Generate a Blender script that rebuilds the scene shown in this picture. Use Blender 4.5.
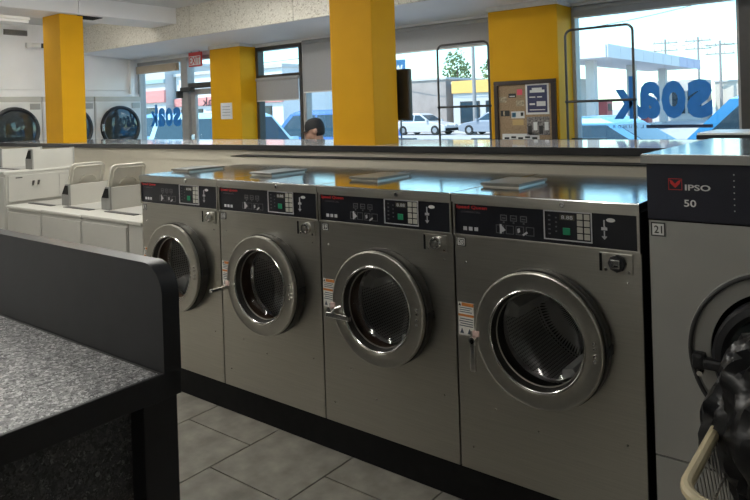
import bpy, bmesh, math, random
from mathutils import Vector, Matrix, noise as mnoise
random.seed(7)
for o in list(bpy.data.objects): bpy.data.objects.remove(o)
scene = bpy.context.scene
C = scene.collection
PI = math.pi

# ------------------------------------------------------------------ camera
cam_d = bpy.data.cameras.new('camera'); cam = bpy.data.objects.new('camera', cam_d); C.objects.link(cam)
YAW, PITCH, ROLL = 0.665203, 0.004752, -0.031711
fw = Vector((-math.sin(YAW)*math.cos(PITCH), math.cos(YAW)*math.cos(PITCH), -math.sin(PITCH)))
rt = Vector((math.cos(YAW), math.sin(YAW), 0)); up = rt.cross(fw)
rt2 = rt*math.cos(ROLL)+up*math.sin(ROLL); up2 = -rt*math.sin(ROLL)+up*math.cos(ROLL)
mw = Matrix.Identity(4)
for i, v in enumerate((rt2, up2, -fw)):
    for j in range(3): mw[j][i] = v[j]
mw.translation = Vector((1.3736, -2.2250, 1.5272))
cam.matrix_world = mw
cam_d.sensor_width = 36; cam_d.lens = 667.8/750*36
cam_d.shift_y = (115.32-250)/750
cam_d.clip_start = .02; cam_d.clip_end = 500
scene.camera = cam

# ------------------------------------------------------------------ world, sun, exposure
w = bpy.data.worlds.new('world'); scene.world = w; w.use_nodes = True
nt = w.node_tree; nt.nodes.clear()
sky = nt.nodes.new('ShaderNodeTexSky'); sky.sky_type = 'NISHITA'; sky.sun_disc = False
sky.sun_elevation = math.radians(58); sky.sun_rotation = math.radians(200); sky.air_density = 1.1; sky.dust_density = .5; sky.ozone_density = 1.0
bg = nt.nodes.new('ShaderNodeBackground'); bg.inputs['Strength'].default_value = .32
wo = nt.nodes.new('ShaderNodeOutputWorld')
tint = nt.nodes.new('ShaderNodeMix'); tint.data_type = 'RGBA'; tint.blend_type = 'MULTIPLY'; tint.inputs[0].default_value = 1; tint.inputs[7].default_value = (.68,.97,1.03,1)
nt.links.new(sky.outputs[0], tint.inputs[6]); nt.links.new(tint.outputs[2], bg.inputs[0]); nt.links.new(bg.outputs[0], wo.inputs[0])
sun_d = bpy.data.lights.new('sun', 'SUN'); sun_d.energy = 4.6; sun_d.angle = .01; sun_d.color = (1, .95, .88)
sun = bpy.data.objects.new('sun', sun_d); C.objects.link(sun); sun.rotation_euler = (math.radians(34), 0, math.radians(-30))
scene.view_settings.view_transform = 'Standard'; scene.view_settings.look = 'None'
scene.view_settings.exposure = 0.45; scene.view_settings.gamma = 1.0
scene.view_settings.use_curve_mapping = False
LAMP = 15.5          # radiance of the diffusers on the added fill lamps

# ------------------------------------------------------------------ materials
MATS = {}
def M(name, col, rough=.5, metal=0.0, var=.06, scale=18, bump=0.0, stretch=(1,1,1), emit=0, spec=.5, rvar=0.0, coat=0):
    if name in MATS: return MATS[name]
    m = bpy.data.materials.new(name); m.use_nodes = True; n = m.node_tree.nodes; l = m.node_tree.links
    b = n['Principled BSDF']
    tc = n.new('ShaderNodeTexCoord'); mp = n.new('ShaderNodeMapping'); mp.inputs['Scale'].default_value = stretch
    l.new(tc.outputs['Object'], mp.inputs['Vector'])
    nz = n.new('ShaderNodeTexNoise'); nz.inputs['Scale'].default_value = scale; nz.inputs['Detail'].default_value = 4
    l.new(mp.outputs[0], nz.inputs['Vector'])
    rp = n.new('ShaderNodeValToRGB'); rp.color_ramp.elements[0].position = .3; rp.color_ramp.elements[1].position = .7
    rp.color_ramp.elements[0].color = tuple(max(0, c*(1-var)) for c in col)+(1,)
    rp.color_ramp.elements[1].color = tuple(min(1, c*(1+var)) for c in col)+(1,)
    l.new(nz.outputs['Fac'], rp.inputs[0]); l.new(rp.outputs[0], b.inputs['Base Color'])
    b.inputs['Roughness'].default_value = rough; b.inputs['Metallic'].default_value = metal
    b.inputs['Specular IOR Level'].default_value = spec
    if coat: b.inputs['Coat Weight'].default_value = coat; b.inputs['Coat Roughness'].default_value = .1
    if rvar:
        mr = n.new('ShaderNodeMapRange'); mr.inputs['To Min'].default_value = max(.02, rough-rvar); mr.inputs['To Max'].default_value = rough+rvar
        l.new(nz.outputs['Fac'], mr.inputs['Value']); l.new(mr.outputs[0], b.inputs['Roughness'])
    if bump:
        bp = n.new('ShaderNodeBump'); bp.inputs['Strength'].default_value = bump; bp.inputs['Distance'].default_value = .004
        l.new(nz.outputs['Fac'], bp.inputs['Height']); l.new(bp.outputs[0], b.inputs['Normal'])
    if emit:
        b.inputs['Emission Color'].default_value = tuple(col)+(1,); b.inputs['Emission Strength'].default_value = emit
    MATS[name] = m; return m
def M_speck(name, base, specks, scale, rough=.4, bump=0):
    """flecked laminate / acoustic board: voronoi cells coloured through a stepped ramp"""
    m = bpy.data.materials.new(name); m.use_nodes = True; n = m.node_tree.nodes; l = m.node_tree.links; b = n['Principled BSDF']
    tc = n.new('ShaderNodeTexCoord'); v = n.new('ShaderNodeTexVoronoi'); v.inputs['Scale'].default_value = scale
    nz = n.new('ShaderNodeTexNoise'); nz.inputs['Scale'].default_value = scale*.6; nz.inputs['Detail'].default_value = 2
    l.new(tc.outputs['Object'], nz.inputs['Vector'])
    mx = n.new('ShaderNodeMix'); mx.data_type = 'VECTOR'; mx.inputs[0].default_value = .03
    l.new(tc.outputs['Object'], mx.inputs[4]); l.new(nz.outputs['Color'], mx.inputs[5]); l.new(mx.outputs[1], v.inputs['Vector'])
    sp = n.new('ShaderNodeSeparateColor'); l.new(v.outputs['Color'], sp.inputs[0])
    r = n.new('ShaderNodeValToRGB'); r.color_ramp.interpolation = 'CONSTANT'
    r.color_ramp.elements[0].position = 0; r.color_ramp.elements[0].color = tuple(base)+(1,)
    r.color_ramp.elements[1].position = specks[0][0]; r.color_ramp.elements[1].color = tuple(specks[0][1])+(1,)
    for p, c in specks[1:]:
        e = r.color_ramp.elements.new(p); e.color = tuple(c)+(1,)
    l.new(sp.outputs[0], r.inputs[0]); l.new(r.outputs[0], b.inputs['Base Color']); b.inputs['Roughness'].default_value = rough
    if bump:
        bp = n.new('ShaderNodeBump'); bp.inputs['Strength'].default_value = bump; bp.inputs['Distance'].default_value = .004
        l.new(sp.outputs[1], bp.inputs['Height']); l.new(bp.outputs[0], b.inputs['Normal'])
    MATS[name] = m; return m
def M_glass(name, tint=(.96,.98,.98), refl=.04, rough=.0):
    m = bpy.data.materials.new(name); m.use_nodes = True; n = m.node_tree.nodes; l = m.node_tree.links; n.clear()
    o = n.new('ShaderNodeOutputMaterial'); t = n.new('ShaderNodeBsdfTransparent'); g = n.new('ShaderNodeBsdfGlossy'); lw = n.new('ShaderNodeLayerWeight'); lw.inputs['Blend'].default_value = .5; pw = n.new('ShaderNodeMath'); pw.operation = 'POWER'; pw.inputs[1].default_value = 5.0; f = n.new('ShaderNodeMath'); f.operation = 'MULTIPLY_ADD'; f.inputs[1].default_value = 1-refl; f.inputs[2].default_value = refl; mx = n.new('ShaderNodeMixShader')
    nz = n.new('ShaderNodeTexNoise'); nz.inputs['Scale'].default_value = 3
    r = n.new('ShaderNodeValToRGB'); r.color_ramp.elements[0].color = tuple(c*.97 for c in tint)+(1,); r.color_ramp.elements[1].color = tuple(tint)+(1,)
    l.new(nz.outputs['Fac'], r.inputs[0]); l.new(r.outputs[0], t.inputs[0])
    l.new(lw.outputs['Facing'], pw.inputs[0]); l.new(pw.outputs[0], f.inputs[0]); g.inputs['Roughness'].default_value = rough
    l.new(f.outputs[0], mx.inputs[0]); l.new(t.outputs[0], mx.inputs[1]); l.new(g.outputs[0], mx.inputs[2]); l.new(mx.outputs[0], o.inputs[0])
    MATS[name] = m; return m
def M_vinyl(name, col):
    m = M(name, col, .6, 0, .05); n = m.node_tree.nodes; l = m.node_tree.links
    tr = n.new('ShaderNodeBsdfTranslucent'); mx = n.new('ShaderNodeMixShader'); mx.inputs[0].default_value = .75
    l.new(n['Color Ramp'].outputs[0], tr.inputs[0]); l.new(n['Principled BSDF'].outputs[0], mx.inputs[1]); l.new(tr.outputs[0], mx.inputs[2]); l.new(mx.outputs[0], n['Material Output'].inputs[0])
    return m
def M_perf(name, col, scale):
    """perforated stainless drum"""
    m = M(name, col, .4, .35, .1); n = m.node_tree.nodes; l = m.node_tree.links; b = n['Principled BSDF']
    tc = n.new('ShaderNodeTexCoord'); sx = n.new('ShaderNodeSeparateXYZ'); l.new(tc.outputs['Object'], sx.inputs[0])
    at = n.new('ShaderNodeMath'); at.operation = 'ARCTAN2'; sb = n.new('ShaderNodeMath'); sb.operation = 'SUBTRACT'; sb.inputs[1].default_value = .568
    ml = n.new('ShaderNodeMath'); ml.operation = 'MULTIPLY'; ml.inputs[1].default_value = .262; cb = n.new('ShaderNodeCombineXYZ')
    l.new(sx.outputs[2], sb.inputs[0]); l.new(sb.outputs[0], at.inputs[0]); l.new(sx.outputs[0], at.inputs[1]); l.new(at.outputs[0], ml.inputs[0]); l.new(ml.outputs[0], cb.inputs[0]); l.new(sx.outputs[1], cb.inputs[1])
    v = n.new('ShaderNodeTexVoronoi'); v.voronoi_dimensions = '2D'; v.inputs['Scale'].default_value = scale; v.inputs['Randomness'].default_value = .05
    l.new(cb.outputs[0], v.inputs['Vector'])
    r = n.new('ShaderNodeValToRGB'); r.color_ramp.elements[0].position = .22; r.color_ramp.elements[0].color = (.01,.01,.01,1)
    r.color_ramp.elements[1].position = .3; r.color_ramp.elements[1].color = tuple(col)+(1,)
    l.new(v.outputs['Distance'], r.inputs[0]); l.new(r.outputs[0], b.inputs['Base Color']); return m

STEEL = M('brushed_steel', (.53,.515,.465), .34, 1.0, .07, 6, .02, (1,1,60), rvar=.05)
STEEL_TOP = M('polished_steel_top', (.55,.55,.54), .13, 1.0, .05, 5, .015, (2,2,2), rvar=.04)
CHROME = M('chrome', (.72,.71,.69), .14, 1.0, .03)
RING = M('door_ring_steel', (.50,.487,.445), .32, 1.0, .05, 30, rvar=.05)
DRUM = M_perf('perforated_drum', (.66,.65,.62), 75)
LIFT = M('lifter_steel', (.74,.73,.70), .4, .2, .06)
GASKET = M('rubber_gasket', (.035,.033,.03), .45, 0, .2)
RUSTY = M('rusty_gasket', (.11,.06,.035), .55, 0, .4, 12)
BLACK = M('black_plastic', (.016,.016,.018), .35, 0, .15)
BLACKM = M('matt_black', (.010,.010,.010), .7, 0, .2, spec=.15)
PANEL = M('control_panel_film', (.011,.012,.017), .28, 0, .15)
NAVY = M('navy_panel', (.012,.013,.027), .45, 0, .1)
GREYP = M('grey_painted_steel', (.40,.395,.37), .42, .3, .04, 5)
DARKSIDE = M('dark_side_panel', (.05,.05,.05), .5, .3)
SOAPLID = M('soap_lid_grey', (.17,.17,.15), .4, .2, .1)
RED = M('red_print', (.72,.035,.035), .5, 0, .05)
SILVER = M('silver_print', (.60,.60,.62), .45, 0, .05)
DIMPRINT = M('dim_grey_print', (.12,.12,.13), .5, 0, .05)
WHITEP = M('white_print', (.78,.78,.76), .5, 0, .04)
KEY = M('key_button', (.52,.51,.45), .5, 0, .05)
GREEN = M('green_button', (.01,.28,.13), .45, 0, .1)
LCD = M('display_window', (.12,.115,.09), .25, 0, .1)
STICKER = M('sticker_paper', (.80,.78,.73), .6, 0, .05)
ORANGE = M('orange_print', (.62,.22,.05), .6, 0, .1)
GREYINK = M('grey_ink', (.10,.12,.15), .6)
PINKL = M('pink_label', (.72,.52,.48), .6)
INK = M('black_ink', (.03,.03,.03), .6)
YELLOW = M('yellow_paint', (.72,.37,.004), .65, 0, .05, 3, .03, spec=.25)
YELLOW2 = M('pillar_capital_white', (.72,.70,.66), .6, 0, .05)
WHITEM = M('white_enamel', (.78,.775,.74), .35, 0, .04, 4)
WHITEM2 = M('aged_white_enamel', (.55,.54,.49), .4, 0, .06, 4)
LIDPL = M('cream_lid', (.52,.50,.44), .4, 0, .05, 6)
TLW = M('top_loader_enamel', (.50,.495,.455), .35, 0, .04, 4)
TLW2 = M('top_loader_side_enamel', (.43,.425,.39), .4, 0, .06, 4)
CAPG = M('grey_end_cap', (.22,.22,.21), .5)
WALLW = M('white_wall_paint', (.90,.895,.885), .6, 0, .03, 3)
WALLG = M('grey_wall_paint', (.62,.61,.58), .7, 0, .05, 2)
BEIGE = M('beige_partition', (.62,.58,.48), .55, 0, .05, 3)
COUNTER = M('black_counter_laminate', (.018,.019,.022), .16, 0, .2, 8, rvar=.03)
COUNTERTOP = M('pale_glossy_laminate', (.55,.55,.57), .06, 0, .06, 6, rvar=.03)
SPECKTOP = M_speck('flecked_grey_laminate', (.24,.24,.245), [(.35,(.13,.13,.135)),(.55,(.40,.40,.405)),(.72,(.05,.05,.055)),(.86,(.62,.62,.63))], 150, .42)
SPECKDARK = M_speck('flecked_dark_laminate', (.06,.06,.063), [(.4,(.035,.035,.037)),(.62,(.10,.10,.10)),(.85,(.02,.02,.02)),(.95,(.20,.20,.2))], 170, .5)
CEILT = M_speck('speckled_ceiling_board', (.66,.64,.57), [(.45,(.60,.58,.51)),(.7,(.72,.70,.63)),(.90,(.42,.39,.33))], 95, .9, .3)
SOFFIT = M('grey_soffit_paint', (.80,.80,.81), .7, 0, .03, 2)
CEILM = M('ceiling_paint', (.62,.62,.61), .75, 0, .05, 2)
TILE = M('grey_floor_tile', (.262,.247,.215), .5, 0, .30, 9, .06, rvar=.08)
PALEFLOOR = M('pale_vinyl_floor', (.50,.48,.44), .45, 0, .1, 3)
GROUT = M('dark_grout', (.022,.021,.02), .9)
FRAMEM = M('grey_window_frame', (.42,.41,.40), .5, .2, .05)
FRAMED = M('dark_window_frame', (.06,.055,.05), .45, .2, .1)
SHADE = M('grey_roller_fabric', (.38,.38,.385), .8, 0, .03, 60)
BLINDB = M('tan_blind_box', (.55,.45,.33), .7, 0, .12, 4)
GLASS = M_glass('window_glass')
DOORGLASS = M_glass('washer_door_glass', (.86,.87,.88), .06, .02)
DRYGLASS = M('dryer_door_glass', (.03,.04,.045), .04, 0, .1, spec=1.0)
DECAL = M_vinyl('blue_window_decal', (.17,.40,.60))
DECALD = M_vinyl('dark_window_decal', (.16,.17,.22))
LAMPM = M('added_lamp_diffuser', (1,.97,.90), .6, 0, .01, emit=LAMP)  # glow of the lamps added out of view
LAMPOFF = M('unlit_diffuser', (.75,.75,.73), .5, 0, .03)
CREAMPL = M('cream_cart_plastic', (.50,.43,.27), .45, 0, .08, 10)
BAG = M('black_bin_bag', (.007,.007,.008), .30, 0, .2, 26, .35, (1,1,.45), spec=.3)
WIRE = M('zinc_wire', (.40,.39,.36), .4, .8, .1)
DKTUBE = M('dark_steel_tube', (.08,.075,.07), .4, .6, .1)
CORK = M('tan_cork', (.36,.25,.15), .85, 0, .25, 90, .1)
WOODD = M('dark_wood_frame', (.035,.022,.018), .4, 0, .2, 12, 0, (1,1,8))
REDSIGN = M('red_exit_letters', (.62,.05,.045), .5)

# ------------------------------------------------------------------ mesh helpers
class MB:
    def __init__(s): s.v = []; s.f = []; s.smooth = []
    def add(s, vs, fs, sm=False):
        k = len(s.v); s.v += [tuple(v) for v in vs]
        for f in fs: s.f.append(tuple(i+k for i in f)); s.smooth.append(sm)
        return s
    def box(s, x0, x1, y0, y1, z0, z1, b=0):
        if b:
            bm = bmesh.new(); bmesh.ops.create_cube(bm, size=1)
            for v in bm.verts: v.co = Vector(((x0+x1)/2+v.co.x*(x1-x0), (y0+y1)/2+v.co.y*(y1-y0), (z0+z1)/2+v.co.z*(z1-z0)))
            b = min(b, .45*min(abs(x1-x0), abs(y1-y0), abs(z1-z0)))
            bmesh.ops.bevel(bm, geom=bm.edges[:], offset=b, segments=2, affect='EDGES', profile=.6)
            bm.verts.ensure_lookup_table()
            s.add([v.co[:] for v in bm.verts], [[v.index for v in f.verts] for f in bm.faces]); bm.free(); return s
        return s.add([(x0,y0,z0),(x1,y0,z0),(x1,y1,z0),(x0,y1,z0),(x0,y0,z1),(x1,y0,z1),(x1,y1,z1),(x0,y1,z1)],
                     [(3,2,1,0),(4,5,6,7),(0,1,5,4),(1,2,6,5),(2,3,7,6),(3,0,4,7)])
    def prism(s, pts, axis, a0, a1):
        """polygon pts (2D) extruded along axis 0/1/2; 2D order = remaining axes"""
        def P(p, a):
            q = list(p); q.insert(axis, a); return tuple(q)
        n = len(pts)
        vs = [P(p, a0) for p in pts]+[P(p, a1) for p in pts]
        fs = [tuple(range(n)), tuple(range(2*n-1, n-1, -1))]+[(i, i+n, (i+1) % n+n, (i+1) % n) for i in range(n)]
        return s.add(vs, fs)
    def lathe(s, prof, c, axis='y', seg=64, closed=False, a0=0, a1=2*PI):
        """prof: (radius, along axis) pairs, around axis through c"""
        full = abs(a1-a0-2*PI) < 1e-6; n = seg if full else seg+1; vs = []
        for (r, h) in prof:
            for k in range(n):
                t = a0+(a1-a0)*k/seg; a, b = r*math.cos(t), r*math.sin(t)
                vs.append({'y': (c[0]+a, c[1]+h, c[2]+b), 'z': (c[0]+a, c[1]+b, c[2]+h), 'x': (c[0]+h, c[1]+a, c[2]+b)}[axis])
        fs = []
        m = len(prof); rows = m if closed else m-1
        for i in range(rows):
            j = (i+1) % m
            for k in range(n if full else seg):
                k2 = (k+1) % n
                fs.append((i*n+k, i*n+k2, j*n+k2, j*n+k))
        return s.add(vs, fs, True)
    def disc(s, r, c, axis='y', seg=32):
        vs = []
        for k in range(seg):
            t = 2*PI*k/seg; a, b = r*math.cos(t), r*math.sin(t)
            vs.append({'y': (c[0]+a, c[1], c[2]+b), 'z': (c[0]+a, c[1]+b, c[2]), 'x': (c[0], c[1]+a, c[2]+b)}[axis])
        return s.add(vs, [tuple(range(seg))])
    def cyl(s, p, q, r, seg=12, r2=None, caps=True):
        p = Vector(p); q = Vector(q); d = q-p; z = d.normalized(); x = z.orthogonal().normalized(); y = z.cross(x); r2 = r if r2 is None else r2
        vs = [p+x*r*math.cos(2*PI*k/seg)+y*r*math.sin(2*PI*k/seg) for k in range(seg)]+[q+x*r2*math.cos(2*PI*k/seg)+y*r2*math.sin(2*PI*k/seg) for k in range(seg)]
        s.add(vs, [(k, (k+1) % seg, (k+1) % seg+seg, k+seg) for k in range(seg)], True)
        if caps: s.add(vs, [tuple(range(seg))[::-1], tuple(range(seg, 2*seg))])
        return s
    def tube(s, pts, r, seg=8, closed=False):
        pts = [Vector(p) for p in pts]; n = len(pts); rings = []; px = None
        for i in range(n):
            a = pts[(i-1) % n] if (closed or i) else pts[0]; b = pts[(i+1) % n] if (closed or i < n-1) else pts[-1]
            t = (b-a).normalized()
            if px is None: px = t.orthogonal().normalized()
            px = (px-t*px.dot(t)).normalized(); py = t.cross(px)
            rr = r[i] if isinstance(r, (list, tuple)) else r
            rings.append([pts[i]+px*rr*math.cos(2*PI*k/seg)+py*rr*math.sin(2*PI*k/seg) for k in range(seg)])
        vs = [v for R in rings for v in R]; fs = []
        for i in range(n if closed else n-1):
            j = (i+1) % n
            for k in range(seg): fs.append((i*seg+k, i*seg+(k+1) % seg, j*seg+(k+1) % seg, j*seg+k))
        s.add(vs, fs, True)
        if not closed: s.add(rings[0], [tuple(range(seg))[::-1]]); s.add(rings[-1], [tuple(range(seg))])
        return s
    def ball(s, c, r, seg=16, rings=10):
        r = r if isinstance(r, (list, tuple)) else (r, r, r); vs = [(c[0], c[1], c[2]-r[2])]
        for i in range(1, rings):
            ph = -PI/2+PI*i/rings
            for k in range(seg):
                t = 2*PI*k/seg; vs.append((c[0]+r[0]*math.cos(ph)*math.cos(t), c[1]+r[1]*math.cos(ph)*math.sin(t), c[2]+r[2]*math.sin(ph)))
        vs.append((c[0], c[1], c[2]+r[2])); fs = []
        for k in range(seg): fs.append((0, 1+(k+1) % seg, 1+k))
        for i in range(rings-2):
            for k in range(seg): fs.append((1+i*seg+k, 1+i*seg+(k+1) % seg, 1+(i+1)*seg+(k+1) % seg, 1+(i+1)*seg+k))
        e = len(vs)-1; b0 = 1+(rings-2)*seg
        for k in range(seg): fs.append((b0+k, b0+(k+1) % seg, e))
        return s.add(vs, fs, True)
    def frame(s, x0, x1, z0, z1, t, y0, y1):
        """rectangular ring facing y"""
        s.box(x0, x1, y0, y1, z1-t, z1); s.box(x0, x1, y0, y1, z0, z0+t)
        s.box(x0, x0+t, y0, y1, z0+t, z1-t); s.box(x1-t, x1, y0, y1, z0+t, z1-t); return s
    def mesh(s, name, mat):
        me = bpy.data.meshes.new(name); me.from_pydata(s.v, [], s.f); me.materials.append(mat)
        me.polygons.foreach_set('use_smooth', s.smooth); me.update()
        bm = bmesh.new(); bm.from_mesh(me); bmesh.ops.recalc_face_normals(bm, faces=bm.faces[:])
        if any(s.smooth):
            for e in bm.edges:
                if len(e.link_faces) == 2 and e.calc_face_angle() > .45: e.smooth = False
        bm.to_mesh(me); bm.free()
        return me
    def build(s, name, mat, parent=None, label=None):
        me = s.mesh(name, mat); o = bpy.data.objects.new(name, me); C.objects.link(o)
        if parent: o.parent = parent
        if label: o['label'] = label
        return o
def local(o, loc):
    """meshes were written in world numbers: keep them, but give a top-level mesh its own origin"""
    o.data.transform(Matrix.Translation(-Vector(loc))); o.location = loc; return o
def thing(name, label, cat, loc=(0,0,0), rotz=0, group=None):
    o = bpy.data.objects.new(name, None); C.objects.link(o); o.location = loc; o.rotation_euler = (0,0,rotz); o.empty_display_size = .1
    o['label'] = label; o['category'] = cat
    if group: o['group'] = group
    return o
def tag(o, label, cat, group=None):
    o['label'] = label; o['category'] = cat
    if group: o['group'] = group
    return o
def struct(o, label=None):
    o['kind'] = 'structure'
    if label: o['label'] = label; 
    return o
class W(MB):
    """MB whose coordinates are world numbers; build() shifts them to the parent's frame (parents are unrotated)"""
    def build(s, name, mat, parent=None, label=None):
        if parent:
            d = Vector((0,0,0)); p = parent
            while p: d += p.location; p = p.parent
            s.v = [tuple(Vector(v)-d) for v in s.v]
        return MB.build(s, name, mat, parent, label)
TXT = {}
def text_mb(s, x0, x1, z0, z1, y, bold=0, mirror=False, depth=.0006, cls=None):
    """lettering fitted to the rectangle x0..x1, z0..z1 on the plane y, facing -y (mirror: facing +y)"""
    key = (s, bold)
    if key not in TXT:
        cu = bpy.data.curves.new('t', 'FONT'); cu.body = s; cu.offset = bold; cu.fill_mode = 'FRONT'; cu.resolution_u = 3; cu.extrude = 0
        ob = bpy.data.objects.new('t', cu); me = bpy.data.meshes.new_from_object(ob)
        TXT[key] = ([v.co[:] for v in me.vertices], [tuple(p.vertices) for p in me.polygons])
        bpy.data.objects.remove(ob); bpy.data.curves.remove(cu); bpy.data.meshes.remove(me)
    vs, fs = TXT[key]
    ax = min(v[0] for v in vs); bx = max(v[0] for v in vs); ay = min(v[1] for v in vs); by = max(v[1] for v in vs)
    m = (cls or W)(); out = []
    for v in vs:
        u = (v[0]-ax)/max(1e-6, bx-ax); t = (v[1]-ay)/max(1e-6, by-ay)
        if mirror: u = 1-u
        out.append((x0+u*(x1-x0), y, z0+t*(z1-z0)))
    k = len(out)
    front = out; back = [(a, b+(-depth if mirror else depth), c) for a, b, c in out]
    m.add(front+back, fs+[tuple(i+k for i in f[::-1]) for f in fs])
    # side walls
    cnt = {}
    for f in fs:
        for i in range(len(f)):
            e = (f[i], f[(i+1) % len(f)]); cnt[tuple(sorted(e))] = cnt.get(tuple(sorted(e)), 0)+1
    m.add(front+back, [(a, b, b+k, a+k) for (a, b), c in cnt.items() if c == 1])
    return m

# ================================================================== SETTING
YW = 3.40       # window wall plane
fl = W().box(-7.6, 3.6, -4.2, 3.5, -.12, -.006).build('floor', GROUT); struct(fl)
tile_me = None
gap = .007; TW = .4655
tb = MB().box(gap/2, TW-gap/2, gap/2, TW-gap/2, -.008, 0, .0012); tile_me = tb.mesh('tile', TILE)
for c in range(-6, 6):
    x0 = -1.030+c*TW
    off = -.410 if c % 2 == 0 else -.178
    for r in range(-7, 2):
        y0 = off+r*TW
        if y0+TW < -3.2 or y0 > .1: continue
        t = bpy.data.objects.new('tile', tile_me); C.objects.link(t); t.location = (x0, y0, 0); t.parent = fl
lower = W().box(-7.6, 3.6, .15, 3.4, -.006, 0).build('floor_area', PALEFLOOR, fl)
lower2 = W().box(-7.6, -3.83, -4.2, .15, -.006, 0).build('floor_area', TILE, fl)
lower3 = W().box(1.77, 3.6, -4.2, .15, -.006, 0).build('floor_area', TILE, fl)

ceil = W().box(-7.6, 3.6, -4.2, 3.52, 2.81, 2.95).build('ceiling', CEILM); struct(ceil)
# window-side soffit: smooth sloping underside, speckled boards on the face
W().prism([(2.515, 2.455), (3.40, 2.405), (3.40, 2.81), (2.515, 2.81)], 0, -7.5, 3.5).build('soffit', SOFFIT, ceil)
bx = [-7.49, -4.98, -3.32, -1.50, .35, 2.2, 3.48]
for a, b in zip(bx, bx[1:]):
    W().box(a+.004, b-.004, 2.497, 2.515, 2.458, 2.81).build('ceiling_board', CEILT, ceil)
W().box(-7.5, 3.5, 3.36, 3.40, 2.385, 2.405).build('head_trim', SOFFIT, ceil)
# cross beam over the left pillar (a loose panel joint, one sagging corner)
W().box(-5.73, -5.235, -4.1, 2.497, 2.63, 2.81).build('cross_beam', SOFFIT, ceil)
for a, b in ((-4.0, -2.2), (-2.19, -.45), (-.44, 1.31), (1.32, 2.49)):
    W().box(-5.235, -5.22, a, b, 2.632, 2.81).build('beam_board', SOFFIT, ceil)
W().box(-5.50, -5.30, 1.34, 1.62, 2.622, 2.631).build('peeling_patch', BLACKM, ceil)
W().box(-1.70, -1.22, -4.1, 2.497, 2.63, 2.81).build('cross_beam', SOFFIT, ceil)
# walls
wl = W().box(-7.62, -7.5, -4.2, 3.52, 0, 2.81).build('wall_left', WALLW); struct(wl)
struct(W().box(-7.5, -7.44, .2, 3.39, 1.868, 1.90).build('trim_1', WALLW))
struct(W().box(-7.5, -7.478, .25, 3.25, 1.96, 1.975).build('trim_2', WALLW))
struct(W().box(-7.5, -7.44, 3.26, 3.32, 1.90, 2.40).build('trim_3', WALLW))
struct(W().box(3.5, 3.62, -4.2, 3.52, 0, 2.81).build('wall_right', WALLG))
struct(W().box(-7.6, 3.6, -4.3, -4.18, 0, 2.81).build('wall_front', WALLG))
wb = W()
SILL = .55
wb.box(-7.6, -6.37, YW, YW+.12, 0, SILL); wb.box(-4.95, 3.6, YW, YW+.12, 0, SILL)      # below the sills
wb.box(-7.6, 3.6, YW, YW+.12, 2.36, 2.95)                                              # lintel
wb.box(-5.46, -4.89, YW, YW+.12, SILL, 2.36); wb.box(-1.48, -.84, YW, YW+.12, SILL, 2.36); wb.box(2.9, 3.6, YW, YW+.12, SILL, 2.36)
wbo = wb.build('wall_back', WALLW); struct(wbo)

def window(n, x0, x1, z0, z1, fm=FRAMEM, t=.05, rails=(), posts=()):
    root = bpy.data.objects.new('window_%d' % n, None); C.objects.link(root); root.location = ((x0+x1)/2, YW, z0); root['kind'] = 'structure'
    for nm, a in (('frame_post', (x0, x0+t, z0, z1)), ('frame_post', (x1-t, x1, z0, z1)), ('frame_rail', (x0+t, x1-t, z1-t, z1)), ('frame_rail', (x0+t, x1-t, z0, z0+t))):
        W().box(a[0], a[1], YW-.01, YW+.09, a[2], a[3], .004).build(nm, fm, root)
    for z in rails: W().box(x0+t, x1-t, YW, YW+.08, z-.025, z+.025, .004).build('frame_rail', fm, root)
    for x in posts: W().box(x-.025, x+.025, YW, YW+.08, z0+t, z1-t, .004).build('frame_post', fm, root)
    xs = [x0+t]+list(posts)+[x1-t]; zs = [z0+t]+list(rails)+[z1-t]
    for a, b in zip(xs, xs[1:]):
        for c, d in zip(zs, zs[1:]):
            W().box(a, b, YW+.04, YW+.046, c, d).build('pane', GLASS, root)
    return root
w1 = window(1, -7.47, -6.37, SILL, 2.36)
w2 = window(2, -4.89, -4.10, SILL, 2.37, FRAMED, .045, rails=(2.0,))
w3 = window(3, -4.09, -3.02, SILL, 2.37)
w4 = window(4, -3.01, -1.47, SILL, 2.37)
w5 = window(5, -.85, .47, SILL, 2.37, FRAMEM, .04)
W().box(.45, .53, YW-.03, YW-.012, SILL, 2.36, .004).build('mullion_cover', FRAMED, w5)
w6 = window(6, .55, 2.9, SILL, 2.37, FRAMED)
# entrance door and transom, left of the second pillar
d1 = bpy.data.objects.new('door_1', None); C.objects.link(d1); d1.location = (-5.87, YW, 0); d1['kind'] = 'structure'
W().box(-6.37, -6.26, YW-.02, YW+.10, 0, 2.36, .005).build('door_jamb', FRAMEM, d1)
W().box(-6.26, -5.42, YW-.01, YW+.10, 2.31, 2.36, .004).build('door_jamb', FRAMEM, d1)
W().box(-6.26, -5.42, YW-.01, YW+.10, 1.93, 2.00, .004).build('transom_bar', FRAMED, d1)
W().box(-6.255, -5.45, YW+.04, YW+.046, 2.0, 2.31).build('transom_pane', GLASS, d1)
leaf = W()
leaf.box(-6.245, -6.15, YW+.02, YW+.065, .02, 1.92, .004); leaf.box(-5.55, -5.45, YW+.02, YW+.065, .02, 1.92, .004)
leaf.box(-6.15, -5.55, YW+.02, YW+.065, 1.84, 1.92, .004); leaf.box(-6.15, -5.55, YW+.02, YW+.065, .02, .25, .004)
lf = leaf.build('door_leaf', FRAMEM, d1)
W().box(-6.15, -5.55, YW+.04, YW+.046, .25, 1.84).build('door_pane', GLASS, lf)
W().box(-6.19, -6.17, YW-.05, YW+.02, .95, 1.30, .004).build('push_bar', CHROME, lf)
dc = W(); dc.box(-6.34, -6.10, YW-.09, YW-.02, 1.885, 1.945, .008); dc.box(-6.36, -6.32, YW-.14, YW-.05, 1.80, 1.90, .008)
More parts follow.
